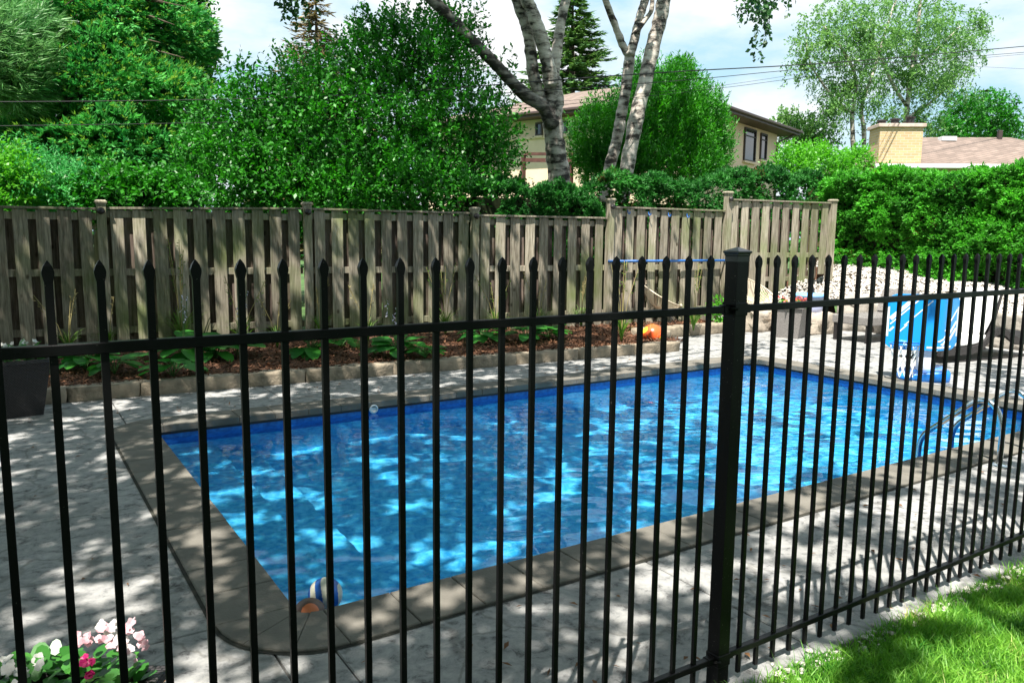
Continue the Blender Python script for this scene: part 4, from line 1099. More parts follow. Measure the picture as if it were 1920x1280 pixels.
# ================================================================== BED PLANTS
def hosta(c, r, n, label, flower=False):
    e = empty('hosta', c, label, 'plant', 'hostas in the mulch bed')
    a = np.arange(n)*2.4+rng.uniform(0, 6); lv = rng.uniform(.35, 1, n)
    P = np.stack([np.cos(a)*r*.35*lv, np.sin(a)*r*.35*lv, .05+.5*r*(1-lv*.75)], 1)
    d = np.stack([np.cos(a), np.sin(a), .55-.95*lv], 1)
    V = roundleaf(P, d, np.array([0, 0, 1.0])+runit(n)*.2+np.stack([np.cos(a), np.sin(a), a*0], 1)*.3, r*rng.uniform(.6, .85, n), r*rng.uniform(.38, .5, n), 10, .25)
    quads_obj('foliage', V, L_['hosta'], e, 10)
    mb = MB()
    for p in P: mb.tube([(0, 0, 0), (p[0]*.6, p[1]*.6, p[2]*.8), tuple(p)], .004, 4, caps=False)
    mb.build('leaf_stalks', M['stem'], e)
    if flower:
        for k in range(3):
            mb = MB(); fl_ = []
            dx, dy = rng.normal(0, .12), rng.normal(0, .08); h = rng.uniform(.55, .8)
            mb.tube([(0, 0, 0), (dx*.4, dy*.4, h*.5), (dx, dy, h)], .004, 4)
            for j in range(7): fl_.append([dx*(1-.05*j), dy, h-.03*j])
            st_ = mb.build('flower_stem', M['stem'], e)
            fl_ = np.array(fl_); n_ = len(fl_); dd = runit(n_); dd[:, 2] = -.7
            quads_obj('bloom', kites(fl_, dd, .045, .022), L_['lilacfl'], st_)
    return e
def grassy(c, h, n, label, stalks=3, name='daylily'):
    e = empty(name, c, label, 'plant', 'daylilies along the board fence')
    a = rng.uniform(0, 6.28, n); o_ = rng.uniform(.15, .55, n)*h; V = []
    for i in range(n):
        u = np.array([cos(a[i]), sin(a[i]), 0]); s = np.array([-sin(a[i]), cos(a[i]), 0])*rng.uniform(.006, .011); hh = h*rng.uniform(.55, 1)*.75; k = 5; pr = None
        for j in range(k+1):
            t = j/k; p = u*o_[i]*t**1.6+np.array([0, 0, hh*(t*1.25-.55*t**2.6)]); w_ = s*(1-t*.85)
            if pr is not None: V.append([pr[0]-pr[1], pr[0]+pr[1], p+w_, p-w_])
            pr = (p, w_)
    quads_obj('blades', np.array(V), L_['lily'], e)
    if stalks:
        for k in range(stalks):
            mb = MB(); tp = []
            dx, dy = rng.normal(0, .16), rng.normal(0, .06); hh = h*rng.uniform(1.0, 1.35)
            P = [(0, 0, 0), (dx*.3, dy*.3, hh*.5), (dx, dy, hh)]
            mb.tube(P, .0045, 4)
            for j in range(12):
                t = .6+.4*j/12; tp.append([dx*t, dy*t, hh*t])
            st_ = mb.build('flower_stem', M['stalk'], e)
            tp = np.array(tp); dd = runit(len(tp)); dd[:, 2] = np.abs(dd[:, 2])
            quads_obj('seed_head', kites(tp, dd, .05, .014), L_['lily'] if stalks > 3 else M['stalk'], st_)
    return e
hl = [(160, 690, .32, 'hosta with drooping leaves right of the dark planter at the left edge'), (215, 700, .30, 'hosta at the front of the bed beside the left planter'),
      (345, 672, .40, 'tall hosta below the pale lily stalks'), (325, 705, .30, 'low hosta hanging over the edging stones at left'), (405, 672, .34, 'hosta with a bright upright leaf left of centre'),
      (445, 668, .30, 'hosta in half shade against the fourth picket group'), (583, 665, .34, 'bright green hosta standing alone in sun-flecked mulch'),
      (640, 650, .25, 'small hosta at the back of the bed behind the bright one'), (745, 668, .36, 'spreading hosta with dark leaves at mid bed'),
      (797, 672, .24, 'hosta with one large bright leaf in front of its neighbour'), (905, 640, .34, 'hosta with rib-veined leaves below the second post light'),
      (985, 640, .32, 'hosta in shade at the right half of the bed'), (1030, 636, .28, 'hosta close to the right end of the shaded mulch')]
for i, (px, py, r, lb) in enumerate(hl):
    c = G(px, py, BZ); hosta((c.x, min(c.y, fy(c.x)-.35), BZ-.01), r*1.18, 13 if i % 2 else 18, lb, flower=i in (2, 5, 8))
gl = [(130, 665, .6, 40, 'grassy clump between the left planter and the first fence post', 3), (520, 650, .6, 40, 'small grassy clump just left of the second fence post', 3), (1080, 612, .7, 44, 'slender grass clump near the end of the shaded boards', 3), (330, 640, 1.05, 46, 'tall daylily with golden seed stalks against the left fence panel', 5), (205, 655, .55, 40, 'dark grassy clump at the foot of the leftmost fence post', 2), (455, 650, .8, 40, 'upright leafy stem clump beside a streak of sun on the fence', 4),
      (590, 632, .7, 44, 'daylily with arching stalk below the second fence post', 3), (690, 640, .65, 44, 'grassy clump at the back of the bed, left of centre', 2), (680, 668, .4, 60, 'bright yellow-green daylily fountain at the front of the bed', 0),
      (835, 628, .8, 60, 'large dim grassy clump below the third fence post', 5), (925, 620, .75, 50, 'daylily clump right of the third fence post', 4), (1010, 618, .7, 50, 'grassy clump with thin stalks in front of the grey boards', 3),
      (1165, 640, .85, 40, 'dry-tipped daylily at the fence corner where boards step up', 5), (1300, 618, .8, 46, 'tall grass tuft between the two cream chairs', 4)]
for px, py, h, n, lb, st in gl:
    c = G(px, py, BZ); grassy((c.x, min(c.y, fy(c.x)-.22), BZ-.01), h, n, lb, st)
for px, py, lb in ((1345, 608, 'small bright shrub at the foot of the board fence behind the black post'), (1420, 596, 'tiny green weed among the pale rocks')):
    c = G(px, py, BZ); e = empty('small_shrub', c, lb, 'shrub')
    n = 500; P, nn = lobes([((0, 0, .25), (.22, .2, .25))], n, .8); quads_obj('foliage', kites(P, nn+runit(n)*.8, .05, .03), L_['bright'], e)
for px, py in ((1497, 530), (1510, 515)):
    pass

# ================================================================== FOLIAGE BEHIND THE FENCE
def grown(name, label, cat, base, foliage, trunks, bark, group=None):
    e = empty(name, base, label, cat, group)
    inv = Vector(base)
    for nm, V, m in foliage:
        V = V.reshape(-1, 3)-np.array(base); quads_obj(nm, V, m, e)
    if trunks:
        mb = MB()
        for P, R in trunks: mb.tube([Vector(p)-inv for p in P], R, 9)
        mb.build('trunk', bark, e, True)
    return e
def ell(px, py, rx, ry, Y, ry_d=None):
    """ellipsoid lobe from its picture extent at world Y"""
    c = PY(px, py, Y); s = depth(c)/FPX
    return ((c.x, c.y, c.z), (rx*s*1.05, (ry_d if ry_d else rx*s*0.9), ry*s))
# --- big apple-like bush
ls = [ell(760, 230, 150, 190, 14.0), ell(640, 300, 170, 150, 13.4), ell(500, 300, 140, 130, 13.6), ell(860, 280, 95, 105, 13.2), ell(590, 190, 90, 90, 14.2), ell(420, 330, 90, 90, 13.2), ell(700, 120, 60, 80, 14.2),
      ell(820, 130, 70, 90, 14.2), ell(905, 335, 50, 60, 12.9), ell(930, 262, 42, 70, 13.3), ell(470, 215, 80, 60, 14), ell(560, 370, 130, 60, 12.8), ell(760, 360, 160, 60, 12.8), ell(850, 60, 50, 60, 14.3), ell(745, 90, 50, 60, 14.3)]
P, nn = lobes(ls, 11500, .75)
cl = np.array([noise.noise(Vector(p*1.5))+.6*noise.noise(Vector(p*3.3)) for p in P]); k_ = (cl > -.22) | (rng.random(len(P)) < .25); P = P[k_]; nn = nn[k_]
dd = nn*.8+runit(len(P))*.6+np.array([0, 0, .55])
V1 = twigs(P, dd, rng.uniform(.22, .5, len(P)), 10, .085, .046, .1)
sp = [(700, 60), (735, 20), (765, 0), (690, 70), (725, 70), (800, 60), (838, 40), (860, 80), (880, 110), (905, 95), (930, 110), (945, 130), (650, 110), (620, 130), (670, 100), (560, 120), (535, 150), (445, 130), (437, 100), (505, 130), (960, 100), (905, 150), (590, 100), (475, 150), (925, 60), (780, 40)]
B = []; D = []
for px, py in sp:
    for k in range(3):
        q = PY(px+rng.normal(0, 8), py+45+k*14, 14.0+rng.normal(0, .3)); B.append(q); D.append((rng.normal(0, .16), rng.normal(0, .1), 1))
V2 = twigs(np.array(B), np.array(D), rng.uniform(.4, .75, len(B)), 20, .095, .05, 0, .8)
g0 = PY(700, 400, 13.6); base = (g0.x, 13.6, 0)
tr = []
for px, py in ((560, 230), (640, 160), (730, 100), (820, 120), (900, 240), (480, 260), (690, 230), (780, 250), (600, 320), (860, 330)):
    q = PY(px, py, 13.9); b_ = Vector((g0.x+random.uniform(-.9, .9), 13.4, 0)); m1 = b_.lerp(q, .45)+Vector((random.uniform(-.2, .2), 0, .2))
    Q, R = densify([b_, m1, q], [.06, .035, .008], 5, .12); tr.append((Q, R))
grown('apple_bush', 'huge dark green leafy bush with upright shoots rising behind the middle of the board fence', 'bush', base, [('foliage', np.concatenate([V1, V2]), L_['bush'])], tr, M['bark'])

# --- fan-spray conifer generator
def fans(P, dd, k, L, W, drp=.3, spread=.9):
    n = len(P); dd = unit(dd)
    side = unit(np.cross(dd, np.array([0, 0, 1.0])+runit(n)*.5)); V = []
    for i in range(k):
        t = (i/(k-1)-.5)*2; f = rng.uniform(.75, 1.1, n)
        d = dd+side*(t*spread*rng.uniform(.6, 1.1, n))[:, None]; d[:, 2] -= drp*abs(t)
        V.append(kites(P+runit(n)*L*.15, d, L*f*(1-.25*abs(t)), W*f, None, .1))
    return np.concatenate(V)
ls = [ell(210, 60, 150, 130, 17), ell(200, 190, 170, 120, 16.6), ell(210, 290, 185, 90, 16.2), ell(300, 80, 75, 120, 17), ell(120, 250, 110, 110, 16.4), ell(290, 230, 110, 110, 16.4), ell(190, -30, 120, 120, 17.2), ell(350, 95, 30, 45, 17), ell(120, 110, 90, 100, 17), ell(140, 330, 110, 60, 16)]
P, nn = lobes(ls, 17000, .5)
# layered boughs
cl = np.array([noise.noise(Vector(p*1.3)) for p in P]); P = P+nn*(cl*.55)[:, None]; P[:, 2] = P[:, 2]*.87+.13*(np.round(P[:, 2]/.42)*.42+rng.normal(0, .05, len(P))-.12*np.linalg.norm(nn[:, :2], axis=1))
V1 = fans(P, nn*.9+runit(len(P))*.5+np.array([0, -.15, .1]), 6, .17, .045, .35)
sel = rng.random(len(P)) < .45
V2 = fans(P[sel]+nn[sel]*.10+np.array([0, 0, .03]), nn[sel]+runit(sel.sum())*.4+np.array([0, -.2, .25]), 4, .11, .022, .2)
c = PY(200, 400, 17); br = []
for py in range(-40, 360, 14):
    for s in (-1, 1):
        q0_ = PY(205+random.uniform(-8, 8), py, 16.9); q1 = PY(205+s*random.uniform(60, 150), py+random.uniform(5, 40), 16.0+random.uniform(-.5, .8)); br.append(([q0_, q0_.lerp(q1, .6)+Vector((0, 0, .05)), q1], [.035, .02, .006]))
tr = [([Vector((c.x, 17, 0)), Vector((c.x, 17, 4)), Vector((c.x+.1, 17, 9.0))], [.28, .2, .08])]+br
grown('cypress_tree', 'tall full cypress with yellow-tipped drooping sprays filling the upper left', 'tree', (c.x, 17, 0), [('crown', V1, L_['conifer']), ('new_growth', V2, L_['tips'])], tr, M['bark'])

# --- feathery pine at far upper left, dark spruce behind it, broadleaf in the corner
ls = [ell(20, 110, 75, 90, 15.6), ell(60, 60, 60, 50, 16), ell(-60, 90, 80, 110, 15.6), ell(30, 170, 55, 45, 15.6)]
P, nn = lobes(ls, 2600, .8)
V1 = fans(P, nn*.5+np.array([.5, 0, .1])+runit(len(P))*.5, 7, .26, .018, .1, 1.1)
mb_t = []
for k in range(14):
    q0_ = PY(-80, 40+k*9, 15.8); q1 = PY(40+random.uniform(-10, 50), 90+k*7, 15.5); mb_t.append(([q0_, q0_.lerp(q1, .5)+Vector((0, 0, .1)), q1], [.03, .018, .006]))
c = PY(-90, 300, 15.8); mb_t.append(([Vector((c.x, 15.8, 0)), Vector((c.x, 15.8, 6.6))], [.18, .1]))
grown('pine_tree', 'feathery pale green pine reaching in at the left edge beside the cypress', 'tree', (c.x, 15.8, 0), [('crown', V1, L_['pine'])], mb_t, M['bark'])

def spruce(name, label, px, py_top, py_base, Y, wpx, mat, levels=30, H0=None, nb=11, L=.2, W=.05, ext=0.0):
    top = PY(px, py_top, Y); s = depth(top)/FPX; R = wpx/2*s; zb_ = H0 if H0 is not None else 0.6
    H = top.z-zb_; P = []; D = []; tr = [([Vector((top.x, Y, 0)), Vector((top.x, Y, top.z))], [R*.09, .012])]
    for l in range(levels):
        f = (l+.3)/levels; z = top.z-H*f; r = R*(f**.85)+.05
        for b_ in range(int(nb*(.5+.5*f))+3):
            a = rng.uniform(0, 6.28); rr = r*rng.uniform(.72, 1.12); ux, uy = cos(a), sin(a)
            m = max(4, int(rr/.085)); t = np.linspace(.18, 1, m)
            x = top.x+ux*rr*t; y = Y+uy*rr*t; zz = z-.28*rr*t+.22*rr*t**2.2
            pts = np.stack([x, y, zz], 1)
            for sd in (-1, 1):
                P.append(pts+rng.normal(0, .015, pts.shape)); d = np.stack([np.full(m, ux)*.8-sd*uy*.75, np.full(m, uy)*.8+sd*ux*.75, np.full(m, -.18)], 1); D.append(d)
            P.append(pts); D.append(np.stack([np.full(m, ux), np.full(m, uy), np.full(m, .15)], 1))
            tr.append(([Vector((top.x, Y, z)), Vector((top.x+ux*rr*.9, Y+uy*rr*.9, float(zz[-1])))], [.018, .005]))
    P = np.concatenate(P); D = np.concatenate(D)+runit(len(P))*.25
    V = kites(P, D, rng.uniform(.7, 1.2, len(P))*L, rng.uniform(.7, 1.2, len(P))*W, np.array([0, 0, 1.0])+runit(len(P))*.6, -.2)
    return grown(name, label, 'tree', (top.x, Y, 0), [('crown', V, mat)], tr, M['bark'])
spruce('spruce_tree', 'dark green spruce with pointed top behind the leaning birch limb', 1075, -30, 300, 34, 430, L_['spruce'], 42, 1.0, 17, .36, .12)
spruce('spruce_tree', 'slim brownish spruce tip laden with cones poking above the bush', 592, -8, 300, 20, 440, L_['brownspruce'], 40, 1.0, 13, .20, .05)
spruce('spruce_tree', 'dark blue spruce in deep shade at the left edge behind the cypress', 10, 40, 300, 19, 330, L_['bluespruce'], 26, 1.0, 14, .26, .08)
spruce('spruce_tree', 'grey-green spruce in the background beyond the brown roofed house at the right', 1845, 165, 300, 36, 250, L_['spruce'], 16, 2.5, 10, .42, .14)

# leafy shrubs over the left fence
def leafy(name, label, ls, n, mat, L=.06, W=.035, base=None, Y=13, nl=9, tr=None, shell=.8, cat='shrub', up=.4):
    P, nn = lobes(ls, n, shell)
    V = twigs(P, nn*.8+runit(n)*.6+np.array([0, 0, up]), rng.uniform(.18, .4, n), nl, L, W, .1)
    b_ = (ls[0][0][0], ls[0][0][1], 0) if base is None else base
    if tr is None:
        tr = []
        for l in ls[:4]:
            q = Vector(l[0]); b0_ = Vector(b_)+Vector((random.uniform(-.2, .2), 0, 0)); Q, R = densify([b0_, b0_.lerp(q, .5)+Vector((.1, 0, .1)), q], [.035, .025, .008], 4, .1); tr.append((Q, R))
    return grown(name, label, cat, b_, [('foliage', V, mat)], tr, M['bark'])
leafy('feathery_shrub', 'soft blue-green feathery shrub looking over the far left fence panel', [ell(60, 350, 100, 50, 12.6), ell(120, 365, 70, 40, 12.5), ell(-30, 340, 80, 60, 12.7)], 1800, L_['teal'], .06, .02)
leafy('leafy_shrub', 'low bright shrub just behind the fence between its first two posts', [ell(235, 370, 60, 35, 12.4), ell(310, 375, 60, 28, 12.4), ell(165, 380, 40, 25, 12.4)], 1300, L_['bush'], .08, .05)
leafy('yellow_green_shrub', 'yellow-green shrub patch at the left picture edge above the fence', [ell(10, 345, 45, 50, 12.2)], 500, L_['bright'], .06, .035)
leafy('broadleaf_tree', 'dark broadleaf crown showing between cypress and sky at the top', [ell(325, 10, 50, 50, 18.5), ell(60, -10, 90, 40, 18.5), ell(360, 60, 20, 30, 18.3), ell(350, 120, 40, 60, 17.6)], 2600, L_['bush'], .10, .06, cat='tree')

# --- cedar hedges : displaced slabs of small sprays
def hedgeblock(name, label, face, n, mat, rust=0.0, core=None, L=.12, k=6, base=(0, 0, 0), W=.028):
    """face(u,v) -> point, normal ; u,v in 0..1"""
    u = rng.random(n); v = rng.random(n); P, nn = face(u, v)
    bump = np.array([noise.noise(Vector(p*1.7))+.5*noise.noise(Vector(p*4.3)) for p in P])
    bump = bump+.4*np.array([noise.noise(Vector(p*9)) for p in P]); P = P+nn*(bump*.26+rng.uniform(-.10, .04, n))[:, None]; k_ = (bump > -.30) | (rng.random(n) < .25); P = P[k_]; nn = nn[k_]; n = len(P)
    dd = nn*.8+runit(n)*.55+np.array([0, 0, .35])
    V = fans(P, dd, k, L, W, .8, .85)
    fol = [('foliage', V, mat)]
    if rust > 0:
        bb = np.array([noise.noise(Vector(p*.9+np.array([9, 3, 1]))) for p in P]); s = (bb > .22) & (rng.random(n) < rust)
        fol.append(('browned_sprays', fans(P[s]-nn[s]*.02, dd[s], 4, L, .03), L_['rust']))
    e = grown(name, label, 'hedge', base, fol, None, None)
    if core:
        mb = MB(); mb.box((core[0][0]-base[0], core[0][1]-base[1], core[0][2]-base[2]), core[1]); mb.build('dark_core', M['hedgecore'], e)  # solid dark box added inside to stop light leaks and darken the gaps
    return e
M['hedgecore'] = simple('dark_core', (0.02, 0.026, 0.012), 1.0, var=.5, scale=6, spec=0.05)
HXX, HY_, HTOP = 14.25, 10.4, 2.80
def face_r(u, v):
    n = len(u); y = 2.5+u*(HY_-2.5); tot = (HTOP-.75)+.9
    h = v*tot; side = h < (HTOP-.75); z = np.where(side, .75+.04*(y-6)*2+h*(HTOP-.75-.08*(y-6))/(HTOP-.75), HTOP); x = np.where(side, HXX, HXX+(h-(HTOP-.75)))
    nn = np.where(side[:, None], np.array([-1, 0, 0.1]), np.array([-.2, 0, 1.0]))
    return np.stack([x, y, z+.06*np.sin(y*2.3)], 1), nn
hedgeblock('cedar_hedge', 'tall sunlit clipped cedar hedge rising from the pebble bank on the right', face_r, 30000, L_['hedge'], .25, ((HXX+.75, 6.4, 1.68), (1.1, 8.0, 2.05)), .095, base=(HXX, 6, 0))
BY = 12.0
def face_b(u, v):
    x = 7.0+u*8.3; hh = 2.45+.10*np.sin(x*1.9)+.18*(x > 9.5)+.22*(x > 12)
    tot = 1.2+.8; q = v*tot; side = q < 1.2; z = np.where(side, hh-1.2+q, hh); y = np.where(side, BY-.0*x, BY+(q-1.2)); y = y-.14*(x-8)
    nn = np.where(side[:, None], np.array([0, -1, .1]), np.array([0, -.2, 1.0])); return np.stack([x, y, z], 1), nn
hedgeblock('back_cedar_hedge', 'darker cedar hedge with browned patches showing over the stepped fence panels', face_b, 19000, L_['hedge_dark'], .6, ((11.1, 11.95+.45, 1.15), (8.2, .8, 2.2)), .095, base=(11, 12, 0))

# --- dense upright shrub between the houses
Yy = 15.4; ls = [ell(1225, 262, 140, 85, Yy, 1.3), ell(1252, 205, 90, 70, Yy, 1.1), ell(1135, 275, 62, 65, Yy, .9), ell(1305, 268, 62, 75, Yy, .9), ell(1245, 165, 50, 42, Yy, .7), ell(1230, 315, 150, 50, 15.2, 1.2)]
P, nn = lobes(ls, 15000, .35)
cl = np.array([noise.noise(Vector(p*1.6))+.5*noise.noise(Vector(p*3.7)) for p in P]); P = P+nn*(cl*.45)[:, None]; k_ = (cl > -.25) | (rng.random(len(P)) < .3); P = P[k_]; nn = nn[k_]
V = twigs(P, nn*.6+np.array([0, 0, .9])+runit(len(P))*.5, rng.uniform(.15, .34, len(P)), 8, .10, .03, 0, .6)
grown('upright_shrub', 'dense rounded bright green shrub behind the right birch trunks hiding the house corner', 'shrub', (ls[0][0][0], Yy, 0), [('foliage', V, L_['yew'])], [([Vector((ls[0][0][0], Yy, 0)), Vector((ls[0][0][0], Yy, 3.0))], [.15, .06])], M['bark'])
leafy('bright_shrub', 'bright yellow-green shrub tips above the hedge in front of the cream house', [ell(1490, 312, 40, 32, 12.9), ell(1535, 300, 24, 24, 12.9)], 600, L_['bright'], .08, .045, up=.9)
leafy('bright_shrub', 'bright shrub tips above the hedge left of the brick chimney', [ell(1605, 308, 26, 24, 12.9), ell(1570, 325, 30, 24, 12.9)], 500, L_['bright'], .08, .045, up=.9)

# --- birches
def crown_strands(cs, n, L=.07, ln=(.5, 1.4), nl=16, W=.045):
    P, nn = lobes(cs, n, .85); d = runit(n)*.25+np.array([0, 0, -1.0]); return twigs(P, d, rng.uniform(*ln, n), nl, L, W, 0, .8)
t1 = []
def T(pts, Y, jit=.07): P_, R_ = trunk_px([(a, b_, c*.84) for a, b_, c in pts], Y); t1.append(densify(P_, R_, 6, jit))
T([(1055, 420, 56), (1048, 330, 50), (1040, 270, 46), (1036, 215, 46), (1038, 180, 44), (1034, 140, 40)], 13.8)
T([(1030, 220, 30), (1012, 181, 27), (999, 134, 27), (993, 77, 26), (984, 40, 26), (968, -4, 26), (940, -90, 20)], 13.9)
T([(1034, 160, 34), (1027, 120, 30), (1013, 67, 30), (997, 20, 28), (984, -10, 28), (970, -90, 20)], 13.6)
T([(1036, 150, 30), (1042, 111, 24), (1048, 67, 24), (1056, 20, 22), (1062, -10, 22), (1075, -100, 16)], 14.0)
cs = [((5.0, 12.6, 9.4), (3.4, 2.2, 1.1)), ((8.0, 12.8, 9.6), (2.4, 2.2, 1.2))]
V = crown_strands(cs, 1500, .10, (.4, 1.1), 16, .08)
_k = len(t1); T([(1036, 235, 34), (1018, 200, 32), (989, 181, 30), (955, 150, 27), (932, 124, 26), (900, 92, 26), (868, 60, 27), (831, 20, 27), (800, -10, 24), (740, -80, 18)], [13.7]*10); lb_ = t1.pop()
b0 = t1[0][0][0]
bt_ = grown('birch_tree', 'large white-barked birch with a dark limb leaning left over the bush', 'tree', (b0.x, b0.y, 0), [('crown', V, L_['birch'])], t1+[([Vector((b0.x, b0.y, 0)), b0], [t1[0][1][0]*1.15, t1[0][1][0]])], M['bark_birch'])
mb = MB(); mb.tube([Vector(p)-Vector((b0.x, b0.y, 0)) for p in lb_[0]], lb_[1], 10); mb.build('limb', M['bark_limb'], bt_, True)
t1 = []
T([(1130, 400, 28), (1141, 322, 27), (1157, 262, 26), (1168, 200, 25), (1176, 145, 24), (1181, 101, 24)], 13.9)
T([(1180, 108, 18), (1167, 84, 17), (1154, 50, 16), (1134, -2, 14), (1115, -60, 11)], 13.9)
T([(1181, 105, 22), (1191, 67, 20), (1201, 27, 19), (1210, -2, 18), (1225, -70, 14)], 13.8)
T([(1160, 400, 36), (1174, 326, 34), (1188, 245, 33), (1206, 168, 32), (1221, 101, 32), (1234, 50, 32), (1245, 0, 31), (1262, -90, 24)], 13.4)
T([(1192, 62, 10), (1208, 40, 11), (1222, 18, 10), (1222, -20, 9)], 13.7)
cs = [((10.2, 12.8, 9.8), (2.6, 2.0, 1.2))]
V = crown_strands(cs, 600, .10, (.4, 1.1), 16, .08)
b0 = t1[3][0][0]; b1 = t1[0][0][0]
grown('birch_tree', 'pair of slender birch trunks from one root in front of the dense green shrub', 'tree', (b0.x, b0.y, 0), [('crown', V, L_['birch'])], t1+[([Vector((b0.x-.1, b0.y, 0)), b0], [t1[3][1][0]*1.1, t1[3][1][0]]), ([Vector((b0.x-.2, b0.y, 0)), b1], [t1[0][1][0]*1.1, t1[0][1][0]])], M['bark_birch'])

# far birch at upper right
Yf = 24; t1 = []
T([(1606, 330, 11), (1600, 270, 11), (1598, 215, 9), (1605, 160, 8), (1590, 110, 7), (1545, 50, 4)], Yf)
T([(1618, 330, 10), (1620, 250, 10), (1616, 200, 8), (1640, 130, 7), (1660, 60, 5), (1680, 0, 4)], Yf)
T([(1692, 330, 14), (1698, 240, 13), (1702, 190, 11), (1712, 120, 12), (1720, 70, 9), (1725, 10, 6), (1730, -40, 4)], Yf)
T([(1700, 200, 8), (1670, 150, 6), (1640, 80, 4), (1625, 40, 3)], Yf)
T([(1712, 130, 7), (1760, 90, 5), (1800, 50, 3)], Yf); T([(1704, 220, 6), (1760, 180, 5), (1800, 130, 3)], Yf)
T([(1600, 215, 6), (1560, 180, 5), (1520, 120, 3), (1510, 60, 2)], Yf)
cs = [ell(1560, 60, 70, 60, Yf), ell(1510, 110, 40, 60, Yf), ell(1620, 60, 80, 75, Yf), ell(1700, 40, 90, 70, Yf), ell(1770, 50, 70, 50, Yf), ell(1800, 90, 50, 50, Yf), ell(1590, 150, 75, 55, Yf), ell(1700, 130, 90, 60, Yf),
      ell(1770, 150, 60, 50, Yf), ell(1640, 200, 60, 50, Yf), ell(1720, 215, 50, 50, Yf), ell(1560, 200, 45, 40, Yf), ell(1660, 270, 25, 30, Yf), ell(1740, 250, 30, 30, Yf), ell(1840, 40, 25, 25, Yf)]
P, nn = lobes(cs, 6800, .9)
cl = np.array([noise.noise(Vector(p*.75))+.5*noise.noise(Vector(p*1.9)) for p in P]); k_ = cl > -.14; P = P[k_]; nn = nn[k_]
V = twigs(P, runit(len(P))*.7+np.array([0, 0, -.55]), rng.uniform(.3, .8, len(P)), 11, .13, .075, .1, .9)
grown('birch_tree', 'airy tall birch with pale leaves against the sky at the upper right', 'tree', (PY(1650, 300, Yf).x, Yf, 0), [('crown', V, L_['birch'])], [(p_, r_) for p_, r_ in t1], M['bark_birch'])
leafy('garden_tree', 'small pale green tree just right of the cream house eave', [ell(1500, 250, 45, 35, 26), ell(1530, 270, 40, 40, 26), ell(1475, 225, 25, 20, 26)], 900, L_['birch'], .14, .08, cat='tree')
leafy('garden_tree', 'mid green tree behind the roof right of the far birch', [ell(1860, 220, 50, 50, 30), ell(1810, 215, 40, 45, 30), ell(1890, 250, 40, 30, 30), ell(1780, 250, 40, 30, 30)], 1900, L_['bush'], .2, .10, cat='tree')

# --- shade tree beside the camera: casts the dapple and dangles into the top of the frame
def sg(x): return 1/(1+np.exp(-x))
def sunfrac(u, v):
    """share of open gaps in the crown, over the ground point its shadow falls on"""
    f = .24+.72*sg((u-5.1-.55*(v-5))*2.2)
    f = f-.5*np.exp(-((u-10.2)/.9)**2-((v-4.2)/.9)**2)
    near = sg((3.0-v)*6)
    f = f*(1-near)+near*(.12+.50*sg((u-2.3)*2.5))
    lawn = sg((1.55-v)*8)*sg((u-1.8)*4)
    f = f*(1-lawn)+lawn*(.78-.5*sg((u-3.9)*3))
    _f = G(215, 1205, .45); f = np.maximum(f, 1.3*np.exp(-((u-_f.x-.37*.45)/.30)**2-((v-_f.y-.286*.45)/.24)**2))
    f = f-.12*sg((v-8.7)*5)*sg((5.5-u)*2)
    far = sg((v-9.8)*3)
    f = f*(1-far)+far*(.06+.24*sg((u-1.8)*3)+.55*sg((u-7.6)*1.6))
    return f
sh = SUN/SUN.z
n = 330000
u = rng.uniform(-4.5, 11.0, n); v = rng.uniform(-.8, 13.2, n)
# gappy crown: leaves sit in branchlet clumps, the gaps are where a smooth field is low
gu = np.arange(-4.5, 11.2, .05); gv = np.arange(-.8, 13.4, .05)
fld = np.array([[noise.noise(Vector((a*1.9, b_*2.3, 0)))*.75+noise.noise(Vector((a*4.6, b_*5.4, 7)))*.75+noise.noise(Vector((a*9.5, b_*10.5, 3)))*.40 for b_ in gv] for a in gu])
rk = fld.ravel().argsort().argsort().reshape(fld.shape)/fld.size
q = rk[((u+4.5)/.05).astype(int), ((v+.8)/.05).astype(int)]
k = (q > sunfrac(u, v)+rng.normal(0, .015, n)) & (v < 12.0+.20*np.maximum(0, u-3)); u = u[k]; v = v[k]; n = len(u)
z = rng.uniform(6.2, 7.6, n)
P = np.stack([u+sh.x*z, v+sh.y*z, z], 1); C = P
V1 = kites(P, runit(n), rng.uniform(.07, .105, n), rng.uniform(.055, .08, n), np.array([0, 0, 1.0])+runit(n)*.5)
n2 = 52000; u2 = rng.uniform(-20, 13, n2); v2 = rng.uniform(-16, 13, n2); k = ~((u2 > -4.6) & (v2 > -.9)); u2 = u2[k]; v2 = v2[k]; n2 = len(u2); z2 = np.where((v2 < -5) | (u2 < -9), rng.uniform(.6, 9.5, n2), rng.uniform(4.6, 9.5, n2))  # unseen leaf screen added behind and left of the camera to cut sky light
V_screen = kites(np.stack([u2+sh.x*z2, v2+sh.y*z2, z2], 1), runit(n2), .30, .22, np.array([0, 0, 1.0])+runit(n2)*.8)
V1 = np.concatenate([V1, V_screen])
S_ = []; D_ = []; tw = []
for px, py, c_ in [(1395, -40, 5), (1410, -30, 6), (1425, -20, 8), (1440, -20, 7), (1450, -40, 6), (1470, -50, 5), (1485, -50, 3), (1420, 20, 3), (1432, 10, 3)]:
    for _ in range(c_):
        q = PY(px+rng.normal(0, 7), py+rng.normal(0, 14), 6.4+rng.normal(0, .15)); S_.append(q); D_.append((rng.normal(0, .12), rng.normal(0, .1), -1))
for px, py in [(535, -40), (545, -45), (555, -50), (565, -45), (575, -55), (530, -55)]:
    for _ in range(3):
        q = PY(px+rng.normal(0, 6), py+rng.normal(0, 8), 8.2+rng.normal(0, .15)); S_.append(q); D_.append((rng.normal(0, .15), rng.normal(0, .1), -1))
S_ = np.array(S_); D_ = np.array(D_)
